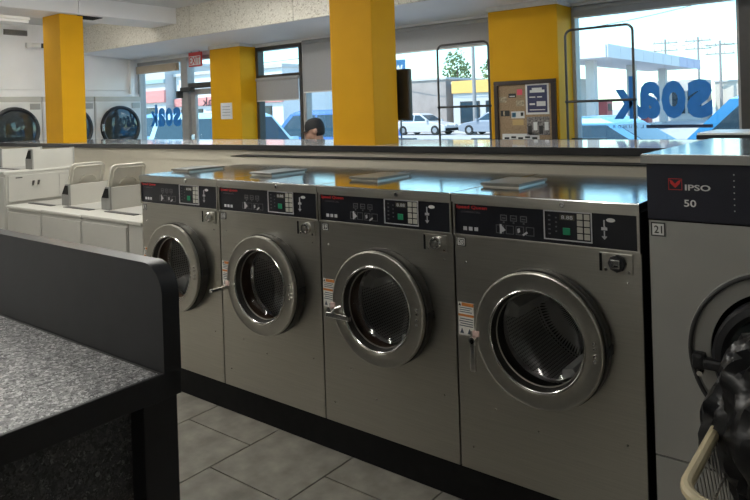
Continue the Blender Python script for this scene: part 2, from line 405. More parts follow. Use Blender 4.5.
dc.build('door_closer', DKTUBE, d1)
text_mb('Soak', -6.02, -5.60, 1.68, 1.80, YW+.036, .01, True).build('door_decal', DECALD, lf)
W().box(-5.95, -5.60, YW+.034, YW+.036, 1.62, 1.63).build('door_decal', DECALD, lf)
# head boxes / blinds
b = tag(W().box(-7.41, -6.44, YW-.07, YW-.012, 2.19, 2.30, .01).build('blind_box', BLINDB), 'tan blind box across the top of the window in the far left corner', 'blind')
sl = b
for k in range(3): W().box(-7.40, -6.45, YW-.075, YW-.07, 2.20+.03*k, 2.222+.03*k).build('slat', BLINDB, b)
def shade(name, label, x0, x1, z0, z1, y=YW-.03):
    t = thing(name, label, 'shade', ((x0+x1)/2, y, z0), 0, 'grey roller shades')
    W().box(x0, x1, y-.002, y+.002, z0+.012, z1).build('fabric', SHADE, t)
    W().cyl((x0, y+.0, z1), (x1, y+.0, z1), .022, 12).build('roller', SHADE, t)
    W().box(x0, x1, y-.006, y+.006, z0, z0+.014, .002).build('hem_bar', WHITEM, t)
    return t
shade('roller_shade', 'grey roller shade half down below the small transom pane', -4.855, -4.135, 1.70, 1.97)
shade('roller_shade', 'grey roller shade drawn low in the window the capped man sits at', -4.05, -3.06, 1.775, 2.36)
shade('roller_shade', 'grey roller shade pulled part way down left of the notice board', -2.97, -1.52, 2.12, 2.36)
shade('roller_shade', 'rolled-up grey shade above the big soak lettering window', -.81, .43, 2.275, 2.36)

# ---------------- pillars
def pillar(label, x0, x1, y0, y1, z1, cap=False):
    t = thing('pillar', label, 'pillar', ((x0+x1)/2, (y0+y1)/2, 0))
    W().box(x0, x1, y0, y1, 0, z1-(.045 if cap else 0), .006).build('shaft', YELLOW, t)
    if cap: W().box(x0-.012, x1+.012, y0-.012, y1, z1-.045, z1, .004).build('capital', YELLOW2, t)
    W().box(x0-.008, x1+.008, y0-.008, y1+(.008 if not cap else 0), 0, .10, .004).build('skirting', BLACKM, t)
    return t
pillar('yellow pillar at far left standing through the counter before the dryers', -5.655, -5.30, 1.15, 1.40, 2.63)
pillar('large yellow pillar in the middle rising through the black counter', -1.64, -1.28, 1.15, 1.41, 2.63)
pillar('yellow wall pillar with a small white notice beside the exit door', -5.46, -4.89, 3.14, YW, 2.425, True)
pillar('yellow wall pillar carrying the dark framed notice board', -1.48, -.84, 3.08, YW, 2.425, True)

# ---------------- partition with counter top
wp = W().box(-7.0, 2.9, 1.10, 1.80, 0, 1.19).build('wall_partition', BEIGE); struct(wp)
pc = W().box(-2.46, .70, .96, 1.09, .9, 1.238, .004).build('trim_4', BEIGE); struct(pc)
W().box(-2.47, .70, .952, 1.09, 1.238, 1.243, .001).build('cap_strip', BLACKM, pc)
ct = thing('counter_top', 'long black edged counter top running along the beige partition behind the washers', 'counter', (-2, 1.45, 1.19))
W().box(-7.0, 2.9, 1.075, 1.84, 1.306, 1.315, .002).build('laminate_top', COUNTERTOP, ct)
W().box(-7.05, 2.95, 1.066, 1.076, 1.276, 1.3155, .003).build('edge_band', BLACK, ct)
W().box(-7.05, 2.95, 1.84, 1.865, 1.270, 1.3155, .004).build('edge_band', BLACK, ct)
W().box(-7.0, 2.9, 1.075, 1.84, 1.276, 1.306).build('core_board', BLACKM, ct)
W().box(-7.0, 2.9, 1.092, 1.80, 1.19, 1.276).build('batten', BEIGE, ct)
pl = W().box(-2.14, .711, .008, .88, 0, .14, .004).build('plinth', BLACKM)
tag(local(pl, (-.3, .4, 0)), 'low black plinth carrying the row of front-load washers', 'plinth')

# ================================================================== FRONT-LOAD WASHERS
def face_with_hole(x0, x1, z0, z1, cx, cz, r, y, seg=64, th=.002):
    """sheet-metal front with a round opening"""
    m = W(); outer = []; inner = []
    angs = sorted(set([2*PI*k/seg for k in range(seg)]+[math.atan2(zz-cz, xx-cx) % (2*PI) for xx in (x0, x1) for zz in (z0, z1)]))
    for t in angs:
        c, s = math.cos(t), math.sin(t)
        k = min((x1-cx)/c if c > 1e-9 else 1e9, (x0-cx)/c if c < -1e-9 else 1e9, (z1-cz)/s if s > 1e-9 else 1e9, (z0-cz)/s if s < -1e-9 else 1e9)
        outer.append((cx+c*k, y, cz+s*k)); inner.append((cx+c*r, y, cz+s*r))
    n = len(angs); lip = [(a, y+.02, c) for a, b, c in inner]
    m.add(outer+inner+lip, [(i, (i+1) % n, n+(i+1) % n, n+i) for i in range(n)]+[(n+i, n+(i+1) % n, 2*n+(i+1) % n, 2*n+i) for i in range(n)])
    return m
def screw(root, pts, y, r=.0045):
    for x, z in pts:
        W().lathe([(0, -.003), (r*.7, -.003), (r, -.001), (r, .002)], (x, y, z), 'y', 10).build('screw', CHROME, root)
def steel_washer(number, x, label, handle, meter):
    Wd = .71; X0 = x+.004; X1 = x+Wd-.004; Z0 = .14
    root = thing('front_load_washer', label, 'washer', (x+Wd/2, .40, Z0), 0, 'steel front-load washers in the row')
    cx, cz = x+.356, .708
    body = W()
    body.add([(X0,.012,Z0),(X1,.012,Z0),(X1,.80,Z0),(X0,.80,Z0),(X0,.012,1.175),(X1,.012,1.175),(X1,.80,1.175),(X0,.80,1.175)],
             [(0,1,2,3),(4,7,6,5),(1,5,6,2),(2,6,7,3),(3,7,4,0)])
    body.build('cabinet', DARKSIDE, root)
    face_with_hole(X0, X1, Z0+.002, 1.040, cx, cz, .205, 0).build('front_panel', STEEL, root)
    e = W(); e.box(X0, X0+.003, .0005, .014, Z0+.002, 1.04); e.box(X1-.003, X1, .0005, .014, Z0+.002, 1.04); e.box(X0, X1, .0005, .014, Z0, Z0+.003); e.build('panel_edge', STEEL, root)
    # lid
    top = W().box(x+.002, x+Wd-.002, -.014, .80, 1.172, 1.205, .004).build('top_plate', STEEL_TOP, root)
    W().box(x+.002, x+Wd-.002, -.0165, -.0142, 1.1725, 1.2005).build('top_front_lip', STEEL, root)
    W().lathe([(0,-.006),(.008,-.006),(.010,-.003),(.010,.002)], (x+.45, -.017, 1.186), 'y', 14).build('lid_lock', CHROME, root)
    # detergent lid on top
    sl = W().prism([(.21, 1.205), (.21, 1.211), (.46, 1.211), (.46, 1.205)], 0, x+.018, x+.178).build('soap_lid', STEEL, root)
    W().prism([(.20, 1.212), (.20, 1.222), (.207, 1.224), (.47, 1.222), (.47, 1.212)], 0, x+.012, x+.184).build('lid_cover', SOAPLID, sl)
    # control strip
    cp = W().box(X0, X1, -.004, .012, 1.040, 1.172).build('control_panel', PANEL, root)
    fr = W(); fr.box(X0, X1, -.010, -.004, 1.040, 1.048, .001); fr.box(X0, X1, -.010, -.004, 1.164, 1.172, .001)
    fr.box(X0, X0+.008, -.010, -.004, 1.048, 1.164); fr.box(X1-.008, X1, -.010, -.004, 1.048, 1.164); fr.build('panel_trim', STEEL, cp)
    text_mb('Speed Queen', x+.016, x+.150, 1.143, 1.160, -.0046, .012).build('lettering', RED, cp, 'red maker name')
    text_mb('COMMERCIAL', x+.038, x+.122, 1.131, 1.138, -.0046).build('lettering', DIMPRINT, cp)
    for k in range(3): W().box(x+.046+.024*k, x+.062+.024*k, -.0048, -.004, 1.064, 1.078).build('feature_icon', SILVER, cp)
    # cycle pictograms
    for k in range(3):
        g = W(); a = x+.205+.040*k; g.frame(a, a+.026, 1.112, 1.134, .003, -.0048, -.004); g.box(a+.006, a+.020, -.0048, -.004, 1.120, 1.124); g.box(a+.010, a+.016, -.0048, -.004, 1.104, 1.109); g.build('cycle_icon', DIMPRINT, cp)
    for k in range(4):
        g = W(); a = x+.186+.040*k; g.frame(a, a+.032, 1.064, 1.096, .0025, -.0048, -.004); g.build('cycle_icon', DIMPRINT, cp)
    g = W(); g.add([(x+.206,-.0052,1.066),(x+.226,-.0052,1.078),(x+.208,-.0052,1.096)], [(0,1,2)]); g.box(x+.202,x+.209,-.0052,-.004,1.064,1.098); g.build('hand_icon', SILVER, cp)
    g = W(); g.add([(x+.274,-.0052,1.070),(x+.284,-.0052,1.076),(x+.282,-.0052,1.090),(x+.272,-.0052,1.086)], [(0,1,2,3)]); g.add([(x+.296,-.0052,1.062),(x+.314,-.0052,1.074),(x+.310,-.0052,1.080),(x+.292,-.0052,1.068)], [(0,1,2,3)]); g.build('hand_icon', SILVER, cp)
    # keypad
    kp = W().frame(x+.376, x+.549, 1.060, 1.163, .0035, -.008, -.004).build('keypad_frame', SILVER, cp)
    for k in range(5): W().box(x+.392, x+.400, -.0048, -.004, 1.078+.016*k, 1.083+.016*k).build('status_lamp', DIMPRINT, cp)
    for k in range(4): W().box(x+.418, x+.424, -.0048, -.004, 1.088+.016*k, 1.093+.016*k).build('status_lamp', DIMPRINT, cp)
    dsp = W().box(x+.435, x+.488, -.0056, -.004, 1.132, 1.151).build('display', LCD, cp)
    text_mb('8.88', x+.441, x+.482, 1.135, 1.148, -.006).build('digits', SILVER, dsp)
    W().box(x+.446, x+.472, -.0075, -.004, 1.081, 1.105, .001).build('start_button', GREEN, cp)
    for r_ in range(4):
        for c_ in range(2):
            a = x+.497+.0245*c_; z = 1.069+.0228*r_
            W().box(a, a+.0195, -.0065, -.004, z, z+.019, .001).build('key', KEY, cp)
    # card reader pictogram
    g = W(); g.tube([(x+.590,-.0046,1.142),(x+.590,-.0046,1.122),(x+.596,-.0046,1.112)], .0028, 6); g.box(x+.580,x+.600,-.0050,-.004,1.108,1.118); g.box(x+.588,x+.592,-.0050,-.004,1.084,1.106); g.add([(x+.580,-.005,1.088),(x+.600,-.005,1.088),(x+.590,-.005,1.076)],[(0,1,2)]); g.build('coin_icon', SILVER, cp)
    g = W(); g.lathe([(0,-.0006),(.011,-.0006),(.011,.001)], (0,0,0), 'y', 20); g.v = [(x+.612+a*1.35, -.0045+b_, 1.143+c*.62) for a, b_, c in g.v]; g.build('oval_mark', WHITEP, cp)
    # coin meter
    mt = W().box(x+.572, x+.680, -.006, .0, .968, 1.035, .002).build('coin_meter', STEEL, root)
    W().box(x+.571, x+.580, -.0075, -.004, .972, 1.031).build('meter_slot', BLACKM, mt)
    if meter == 'round':
        W().lathe([(.026,.0),(.026,-.012),(.022,-.018),(.016,-.018),(.014,-.010),(0,-.010)], (x+.632, -.006, 1.002), 'y', 28).build('lock_barrel', CHROME, mt)
        W().lathe([(0,-.022),(.009,-.022),(.011,-.018),(.011,-.008)], (x+.632, -.006, 1.002), 'y', 18).build('lock_core', RING, mt)
    else:
        W().lathe([(.029,.0),(.029,-.014),(.025,-.018),(.0005,-.018)], (x+.632, -.006, 1.003), 'y', 8).build('lock_barrel', BLACK, mt)
        W().box(x+.616, x+.646, -.034, -.022, .990, 1.018, .002).build('lock_core', CHROME, mt)
        W().box(x+.628, x+.642, -.0355, -.0335, .996, 1.000).build('key_slot', BLACKM, mt)
    screw(mt, [(x+.592, .978), (x+.668, .976)], -.006, .006)
    # number plate
    n = W().box(x+.014, x+.052, -.002, .0, 1.000, 1.034).build('number_plate', INK, root, 'machine number %d' % number)
    W().frame(x+.018, x+.048, 1.003, 1.031, .003, -.003, -.002).build('plate_border', WHITEP, n)
    text_mb(str(number), x+.0235, x+.0425, 1.0085, 1.0255, -.0032, .02).build('digits', WHITEP, n)
    # safety sticker
    st = W().box(x+.010, x+.078, -.0015, 0, .655, .782).build('safety_sticker', STICKER, root, 'white and orange safety label')
    W().box(x+.026, x+.078, -.0021, -.0015, .768, .781).build('orange_band', ORANGE, st)
    W().box(x+.010, x+.078, -.0021, -.0015, .728, .737).build('orange_band', ORANGE, st)
    tr = W(); tr.add([(x+.012,-.0021,.768),(x+.024,-.0021,.768),(x+.018,-.0021,.780)], [(0,1,2)]); tr.build('warning_triangle', INK, st)
    ln = W()
    for k in range(3): ln.box(x+.016, x+.070-.008*(k % 2), -.0021, -.0015, .744+.008*k, .747+.008*k)
    for k in range(4): ln.box(x+.014+.004*(k % 2), x+.074, -.0021, -.0015, .690+.009*k, .6935+.009*k)
    ln.add([(x+.016,-.0021,.662),(x+.034,-.0021,.662),(x+.025,-.0021,.684)], [(0,1,2)]); ln.add([(x+.048,-.0021,.662),(x+.068,-.0021,.662),(x+.058,-.0021,.684)], [(0,1,2)])
    ln.build('printed_lines', GREYINK, st); 
    screw(root, [(x+.050,.940),(x+.662,.938),(x+.06,.23),(x+.30,.30) if number % 2 else (x+.33,.36),(x+.645,.40),(x+.16,.40)], -.0005)
    # door
    door = W().lathe([(.205,-.046),(.2395,-.046),(.2415,-.050),(.2415,-.056),(.2395,-.0605),(.2345,-.0625),(.229,-.0605),(.183,-.0645),(.177,-.060)], (cx,0,cz), 'y', 96).build('door', RING, root, 'round steel door')
    W().lathe([(.200,.004),(.240,.002),(.244,-.010),(.243,-.043),(.205,-.047)], (cx+.006,0,cz+.003), 'y', 80).build('door_seal', GASKET, door)
    W().lathe([(.1765+.0042*math.cos(t), -.0635+.0042*math.sin(t)) for t in [2*PI*k/10 for k in range(10)]], (cx,0,cz), 'y', 96, closed=True).build('chrome_bezel', CHROME, door)
    W().lathe([(.175,-.060),(.172,-.052),(.169,-.044),(.166,-.030)], (cx,0,cz), 'y', 80).build('window_funnel', GASKET, door)
    W().lathe([(.1645+.0030*math.cos(t), -.034+.0030*math.sin(t)) for t in [2*PI*k/8 for k in range(8)]], (cx,0,cz), 'y', 72, closed=True).build('inner_ring', RING, door)
    W().lathe([(.165,-.032),(.155,-.004),(.130,.016),(.085,.028),(.040,.034),(.0005,.036)], (cx,0,cz), 'y', 64).build('door_glass', DOORGLASS, door)
    W().lathe([(.1665,-.026),(.174,.0),(.180,.05),(.205,.055)], (cx,0,cz), 'y', 64).build('tub_gasket', RUSTY if number != 20 else GASKET, root)
    W().lathe([(.172,.035),(.166,.050),(.172,.062),(.18,.07)], (cx,0,cz), 'y', 64).build('gasket_lip', CHROME, root)
    dr = W().lathe([(.186,.060),(.255,.075),(.262,.10),(.262,.50),(.25,.52),(.06,.50),(0.0005,.495)], (cx,0,cz), 'y', 64).build('drum', DRUM, root)
    a0 = {17: 3.9, 18: 4.6, 19: 4.9, 20: 5.0}[number]
    for k in range(3):
        t = a0+k*2*PI/3; c_, s_ = math.cos(t), math.sin(t); lf_ = W()
        q = []
        for (u_, r_) in ((-.060,.262),(-.020,.150),(.020,.150),(.060,.262)): q.append((r_*c_-u_*s_+cx, r_*s_+u_*c_+cz))
        lf_.add([(p[0], .11, p[1]) for p in q]+[(p[0], .49, p[1]) for p in q], [(0,1,2,3),(7,6,5,4),(0,4,5,1),(1,5,6,2),(2,6,7,3),(3,7,4,0)])
        lf_.build('lifter', LIFT, dr)
    # hinge screws on the right, latch and handle on the left
    for k in (-.028, -.010, .014, .032):
        W().lathe([(0,-.0075),(.005,-.007),(.0065,-.003),(.0065,0)], (cx+.213-abs(k)*.06, -.0625, cz+k), 'y', 12).build('hinge_screw', CHROME, door)
    hg = W(); hg.box(cx+.236, cx+.254, -.046, -.002, cz-.012, cz+.022, .004); hg.build('hinge', BLACK, root)
    ls = W().box(cx-.250, cx-.222, -.0645, -.058, cz-.026, cz-.004, .003).build('latch_label', PINKL, door)
    lt = W(); lt.box(cx-.262, cx-.232, -.060, 0, cz-.060, cz-.012, .004); lt.build('latch', RING, root)
    hd = W(); hx, hz = cx-.240, cz-.035
    hd.cyl((hx, -.050, hz), (hx, -.088, hz), .013, 16)
    if handle == 'down': hd.box(hx-.010, hx+.012, -.088, -.074, hz-.115, hz+.008, .004)
    elif handle == 'right':
        hd.box(hx-.015, hx+.120, -.092, -.078, hz-.030, hz-.008, .004); hd.tube([(hx,-.082,hz-.018),(hx+.035,-.084,hz+.012),(hx+.055,-.07,hz+.022)], .005, 8)
    else: hd.box(hx-.010, hx+.012, -.165, -.080, hz-.008, hz+.010, .004); 
    hd.build('handle', CHROME, door)
    return root
steel_washer(17, -2.13, 'steel front-load washer number 17, farthest left of the row beside the white top loaders', 'out', 'round')
steel_washer(18, -1.42, 'steel front-load washer number 18, second from the left in the row', 'out', 'round')
steel_washer(19, -.71, 'steel front-load washer number 19 with its door lever pointing sideways', 'right', 'round')
steel_washer(20, 0.0, 'steel front-load washer number 20 with dark coin lock, next to the tall grey washer', 'down', 'square')

# ---------------- the tall grey washer at the right edge
def big_washer():
    x0, x1 = .735, 1.50; y0 = -.015
    r = thing('large_front_load_washer', 'tall grey front-load washer number 21 with navy top panel at right edge', 'washer', ((x0+x1)/2, .4, 0))
    cx, cz = 1.108, .775
    W().box(.7135, .733, .06, .90, .14, 1.165).build('gap_shade_block', BLACKM, r)  # black block stands in for the shade of the open gap
    b = W(); b.add([(x0,y0+.01,0),(x1,y0+.01,0),(x1,.95,0),(x0,.95,0),(x0,y0+.01,1.337),(x1,y0+.01,1.337),(x1,.95,1.337),(x0,.95,1.337)], [(0,1,2,3),(4,7,6,5),(1,5,6,2),(2,6,7,3),(3,7,4,0)])
    b.build('cabinet', BLACKM, r)
    face_with_hole(x0+.003, x1, .408, 1.156, cx, cz, .20, y0).build('front_panel', GREYP, r)
    W().box(x0+.003, x1, y0, y0+.012, .02, .402, .002).build('service_panel', GREYP, r)
    W().box(x0, x1, y0-.004, y0+.012, 1.160, 1.337, .003).build('header_panel', NAVY, r)
    W().box(x0-.012, x1+.012, y0-.018, .97, 1.337, 1.367, .004).build('top_plate', STEEL_TOP, r)
    W().box(x0-.012, x1+.012, y0-.021, y0-.0185, 1.338, 1.364).build('top_front_lip', GREYP, r)
    text_mb('IPSO', .849, .921, 1.2555, 1.274, y0-.0048, .022).build('lettering', WHITEP, r, 'white maker name')
    text_mb('50', .845, .880, 1.205, 1.227, y0-.0048, .015).build('lettering', WHITEP, r)
    em = W(); em.frame(.801, .841, 1.256, 1.291, .0015, y0-.005, y0-.004)
    em.add([(.804,y0-.0052,1.288),(.813,y0-.0052,1.284),(.821,y0-.0052,1.275),(.829,y0-.0052,1.284),(.838,y0-.0052,1.288),(.834,y0-.0052,1.275),(.821,y0-.0052,1.262),(.808,y0-.0052,1.275)], [(0,1,7),(1,2,6,7),(2,3,5,6),(3,4,5)])
    em.build('emblem', RED, r, 'small red emblem')
    for k in range(7): W().disc(.002, (.985, y0-.0046, 1.20+.018*k), 'y', 10).build('dot', WHITEP, r)
    n = W().box(.744, .787, y0-.002, y0, 1.106, 1.150).build('number_plate', INK, r, 'machine number 21')
    W().box(.748, .783, y0-.0026, y0-.002, 1.110, 1.146).build('plate_face', WHITEP, n)
    text_mb('21', .754, .778, 1.116, 1.140, y0-.0032, .012).build('digits', INK, n)
    d = W().lathe([(.200,-.004),(.245,-.006),(.247,-.014),(.258,-.016),(.262,-.010),(.262,0)], (cx,y0,cz), 'y', 96).build('door_surround', GREYP, r)
    W().lathe([(.2535+.0065*math.cos(t), -.016+.0065*math.sin(t)) for t in [2*PI*k/10 for k in range(10)]], (cx,y0,cz), 'y', 96, closed=True).build('bead_ring', DARKSIDE, d)
    W().lathe([(.186,0),(.186,-.05),(.178,-.062),(.16,-.066),(.145,-.055)], (cx,y0,cz), 'y', 80).build('door_frame', BLACK, r)
    W().lathe([(.147,-.056),(.12,-.03),(.08,-.015),(.0005,-.01)], (cx,y0,cz), 'y', 48).build('door_glass', DRYGLASS, r)
    h = W(); h.box(.868, .905, y0-.070, y0-.030, .728, .778, .012); h.box(.90, .99, y0-.078, y0-.045, .735, .768, .01); h.build('handle', BLACK, r)
    W().lathe([(0,-.012),(.008,-.012),(.009,-.004),(.009,.02)], (.889, y0-.055, .718), 'y', 14).build('handle_bolt', CHROME, r)

big_washer()

# ================================================================== WHITE TOP LOADERS
def top_loader(label, x0, x1, zd, y1=.60, lid=True, console=True):
    r = thing('top_load_washer', label, 'washer', ((x0+x1)/2, .3, 0), 0, 'white top-load washers')
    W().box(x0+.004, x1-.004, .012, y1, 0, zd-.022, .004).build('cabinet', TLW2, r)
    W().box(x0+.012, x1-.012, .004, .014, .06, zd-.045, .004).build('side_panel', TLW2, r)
    dk = W().box(x0+.001, x1-.001, 0, y1, zd-.022, zd, .008).build('deck', TLW, r)
    W().box(x0+.05, x1-.14, .14, .18, zd, zd+.004).build('lid_channel', DARKSIDE, dk)
    W().box(x0+.05, x1-.14, .19, y1-.06, zd-.001, zd+.003).build('tub_opening', GREYP, dk)
    if console:
        a = x1-.115
        cs = W().prism([(a+.012, zd), (x1-.008, zd), (x1-.008, zd+.152), (x1-.055, zd+.150), (a+.012, zd+.075)], 1, .225, .545)
        cs.build('console', TLW, r)
        e = W().prism([(a, zd), (x1-.004, zd), (x1-.004, zd+.158), (x1-.06, zd+.156), (a, zd+.078)], 1, .215, .226).build('console_end_cap', CAPG, r)
        W().prism([(a, zd), (x1-.004, zd), (x1-.004, zd+.158), (x1-.06, zd+.156), (a, zd+.078)], 1, .545, .556).build('console_end_cap', GREYP, r)
        W().prism([(a+.012, zd+.082), (x1-.02, zd+.082), (x1-.02, zd+.148), (x1-.058, zd+.146)], 1, .211, .2155).build('end_vent', BLACKM, e)
    if lid:
        h = x1-.125
        L = W(); th = .016
        def pt(t, y): return (h-.02+t*.10, y, zd+.01+t*.29)
        n = 10; outl = []
        for (yy, t) in ((.26,0),(.26,.90),(.27,.96),(.29,1.0),(.50,1.0),(.52,.96),(.53,.90),(.53,0)): outl.append((yy, t))
        f = [pt(t, yy) for yy, t in outl]; k = len(f)
        bk = [(p[0]-th, p[1], p[2]+.005) for p in f]
        L.add(f+bk, [tuple(range(k)), tuple(range(2*k-1, k-1, -1))]+[(i, (i+1) % k, (i+1) % k+k, i+k) for i in range(k)])
        lo = L.build('lid', LIDPL, r)
        g = W(); P = [pt(.52,.34), pt(.62,.35), pt(.68,.38), pt(.68,.43), pt(.62,.46), pt(.56,.47)]; g.tube([(p[0]+.004, p[1], p[2]) for p in P], .006, 8); g.build('lid_grip', LIDPL, lo)
        g = W(); P = [pt(.3,.285), pt(.86,.285), pt(.93,.30), pt(.93,.50), pt(.86,.505), pt(.3,.505)]; g.tube([(p[0]+.002, p[1], p[2]) for p in P], .006, 8); g.build('lid_rib', LIDPL, lo)
        W().cyl((h-.02, .29, zd+.012), (h-.02, .33, zd+.012), .012, 10).build('lid_hinge', BLACKM, lo)
    return r
top_loader('white top-load washer whose open cream lid stands just left of the steel washers', -3.39, -2.842, .918)
top_loader('white top-load washer with open cream lid beside the taller white machine', -3.926, -3.39, .914)
tl3 = top_loader('white top-load washer directly touching the first steel washer', -2.842, -2.303, .922, lid=False, console=False)
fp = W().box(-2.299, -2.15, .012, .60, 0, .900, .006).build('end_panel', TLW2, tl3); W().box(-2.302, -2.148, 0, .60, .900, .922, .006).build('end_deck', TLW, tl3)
def tall_loader(label, x0, x1, zd):
    r = top_loader(label, x0, x1, zd, .60, lid=False)
    bp_ = W().box(x1-.004, x1+.004, .03, .57, .93, zd-.035, .003).build('rear_panel', TLW2, r)
    W().box(x1+.004, x1+.006, .085, .135, zd-.058, zd-.050).build('badge', DKTUBE, bp_)
    for yy in (.205, .245): W().prism([(yy, zd-.12), (yy+.012, zd-.12), (yy+.020, zd-.085), (yy+.006, zd-.085)], 0, x1+.004, x1+.012).build('hose_inlet', DKTUBE, bp_)
    f = W(); f.box(x1+.004, x1+.006, .42, .424, .95, zd-.05); f.box(x1+.004, x1+.006, .42, .54, zd-.055, zd-.05); f.build('panel_seam', GREYP, bp_)
    return r
tall_loader('taller white machine with badge and hose inlets at the left edge of the washers', -4.49, -3.95, 1.165)
tall_loader('taller white machine farthest left, half out of the picture', -5.04, -4.50, 1.165)

# ================================================================== DRYERS on the left wall
def dryer(label, yc):
    r = thing('tumble_dryer', label, 'dryer', (-7.2, yc, 0), 0, 'wall of white dryers')
    y0, y1 = yc-.357, yc+.357; X = -7.40
    W().box(-7.495, X, y0+.003, y1-.003, 0, 1.80, .006).build('cabinet', WHITEM, r)
    W().box(X, X+.012, y0+.01, y1-.01, .90, 1.785, .004).build('front_panel', WHITEM, r)
    W().box(X, X+.012, y0+.01, y1-.01, .05, .89, .004).build('lower_panel', WHITEM, r)
    W().box(-7.495, X+.006, y0+.003, y1-.003, 1.80, 1.865, .004).build('header_strip', WHITEM2, r)
    rg = W().lathe([(.24,.012),(.29,.014),(.305,.03),(.300,.06),(.275,.066),(.255,.055)], (X,yc,1.43), 'x', 72).build('door_ring', BLACK, r)
    W().lathe([(.26,.050),(.20,.062),(.12,.070),(.0005,.074)], (X,yc,1.43), 'x', 48).build('door_glass', DRYGLASS, rg)
    W().box(X+.06, X+.085, yc-.30, yc-.27, 1.38, 1.48, .005).build('handle', CHROME, rg)
    W().box(X+.012, X+.02, yc+.20, yc+.33, 1.70, 1.775, .003).build('coin_panel', GREYP, r)
    return r
dryer('white dryer with round black door in the corner by the window', 3.03)
dryer('white dryer mostly hidden behind the far left yellow pillar', 2.305)
dryer('white dryer with round door left of the far left yellow pillar', 1.585)
dryer('white dryer at the extreme left edge of the picture', .86)
t = thing('wall_vent', 'grey louvred vent high on the white left wall', 'vent', (-7.5, 1.68, 2.69))
vb = W().box(-7.5, -7.488, 1.54, 1.83, 2.655, 2.725).build('vent_backing', CAPG, t)
for k in range(5): W().prism([(-7.488, 2.660+.013*k), (-7.472, 2.664+.013*k), (-7.488, 2.669+.013*k)], 1, 1.545, 1.825).build('slat', GREYP, t)
t = thing('security_camera', 'small white dome camera bracket high on the left wall', 'camera', (-7.45, 1.90, 2.53))
W().box(-7.5, -7.44, 1.80, 1.88, 2.50, 2.57, .012).build('mount', WHITEM, t)
W().cyl((-7.45, 1.86, 2.535), (-7.40, 1.96, 2.53), .036, 18).build('housing', WHITEM, t)
W().cyl((-7.402, 1.955, 2.53), (-7.385, 1.99, 2.529), .032, 16).build('lens', BLACK, t)

# ================================================================== FOLDING TABLE (front left)
def folding_table():
    r = thing('folding_table', 'flecked grey folding table with a black splash board at lower left', 'table', (-1.0, -1.75, 0))
    tx = -.06; ztop = .90
    W().box(-2.4, tx-.012, -2.35, -1.275, ztop-.03, ztop, .002).build('table_top', SPECKTOP, r)
    W().box(tx-.012, tx, -2.35, -1.22, ztop-.062, ztop+.001, .003).build('edge_band', BLACK, r)
    W().box(-2.4, tx-.012, -1.275, -1.22, ztop-.062, ztop, .003).build('edge_band', BLACK, r)
    rad = .075; zs = 1.165; pts = [(-2.4, ztop), (tx, ztop)]
    for k in range(13):
        t = PI/2*k/12; pts.append((tx-rad+rad*math.cos(t), zs-rad+rad*math.sin(t)))
    pts.append((-2.4, zs))
    m = W(); core = [(a, b) for a, b in pts]
    m.prism(core, 1, -1.268, -1.222)
    m.build('splash_board', BLACK, r)
    # satin edge banding round the splash board
    n = len(pts)
    eb = W(); path = pts[1:]
    o = []
    for i, (a, b) in enumerate(path):
        if i == 0: nx, nz = 1, 0
        elif i == len(path)-1: nx, nz = 0, 1
        else:
            t = PI/2*(i-1)/12; nx, nz = math.cos(t), math.sin(t)
        o.append((a, b, nx, nz))
    vs = []
    for a, b, nx, nz in o: vs += [(a+nx*.002, -1.2695, b+nz*.002), (a+nx*.002, -1.2205, b+nz*.002), (a-nx*.002, -1.2205, b-nz*.002), (a-nx*.002, -1.2695, b-nz*.002)]
    fs = []
    for i in range(len(o)-1):
        for k in range(4): fs.append((i*4+k, i*4+(k+1) % 4, (i+1)*4+(k+1) % 4, (i+1)*4+k))
    eb.add(vs, fs, True); eb.build('board_edging', BLACK, r)
    W().box(-2.3, tx-.09, -2.25, -1.33, .10, ztop-.03).build('side_panel', SPECKDARK, r)
    for yy in (-1.325, -2.33):
        W().box(tx-.09, tx-.005, yy, yy+.095, 0, ztop-.062, .004).build('leg', BLACK, r)
        W().box(-2.39, -2.30, yy, yy+.095, 0, ztop-.062, .004).build('leg', BLACK, r)
    W().box(tx-.088, tx-.060, -2.24, -1.235, .0, ztop-.062).build('end_panel', SPECKDARK, r)
folding_table()

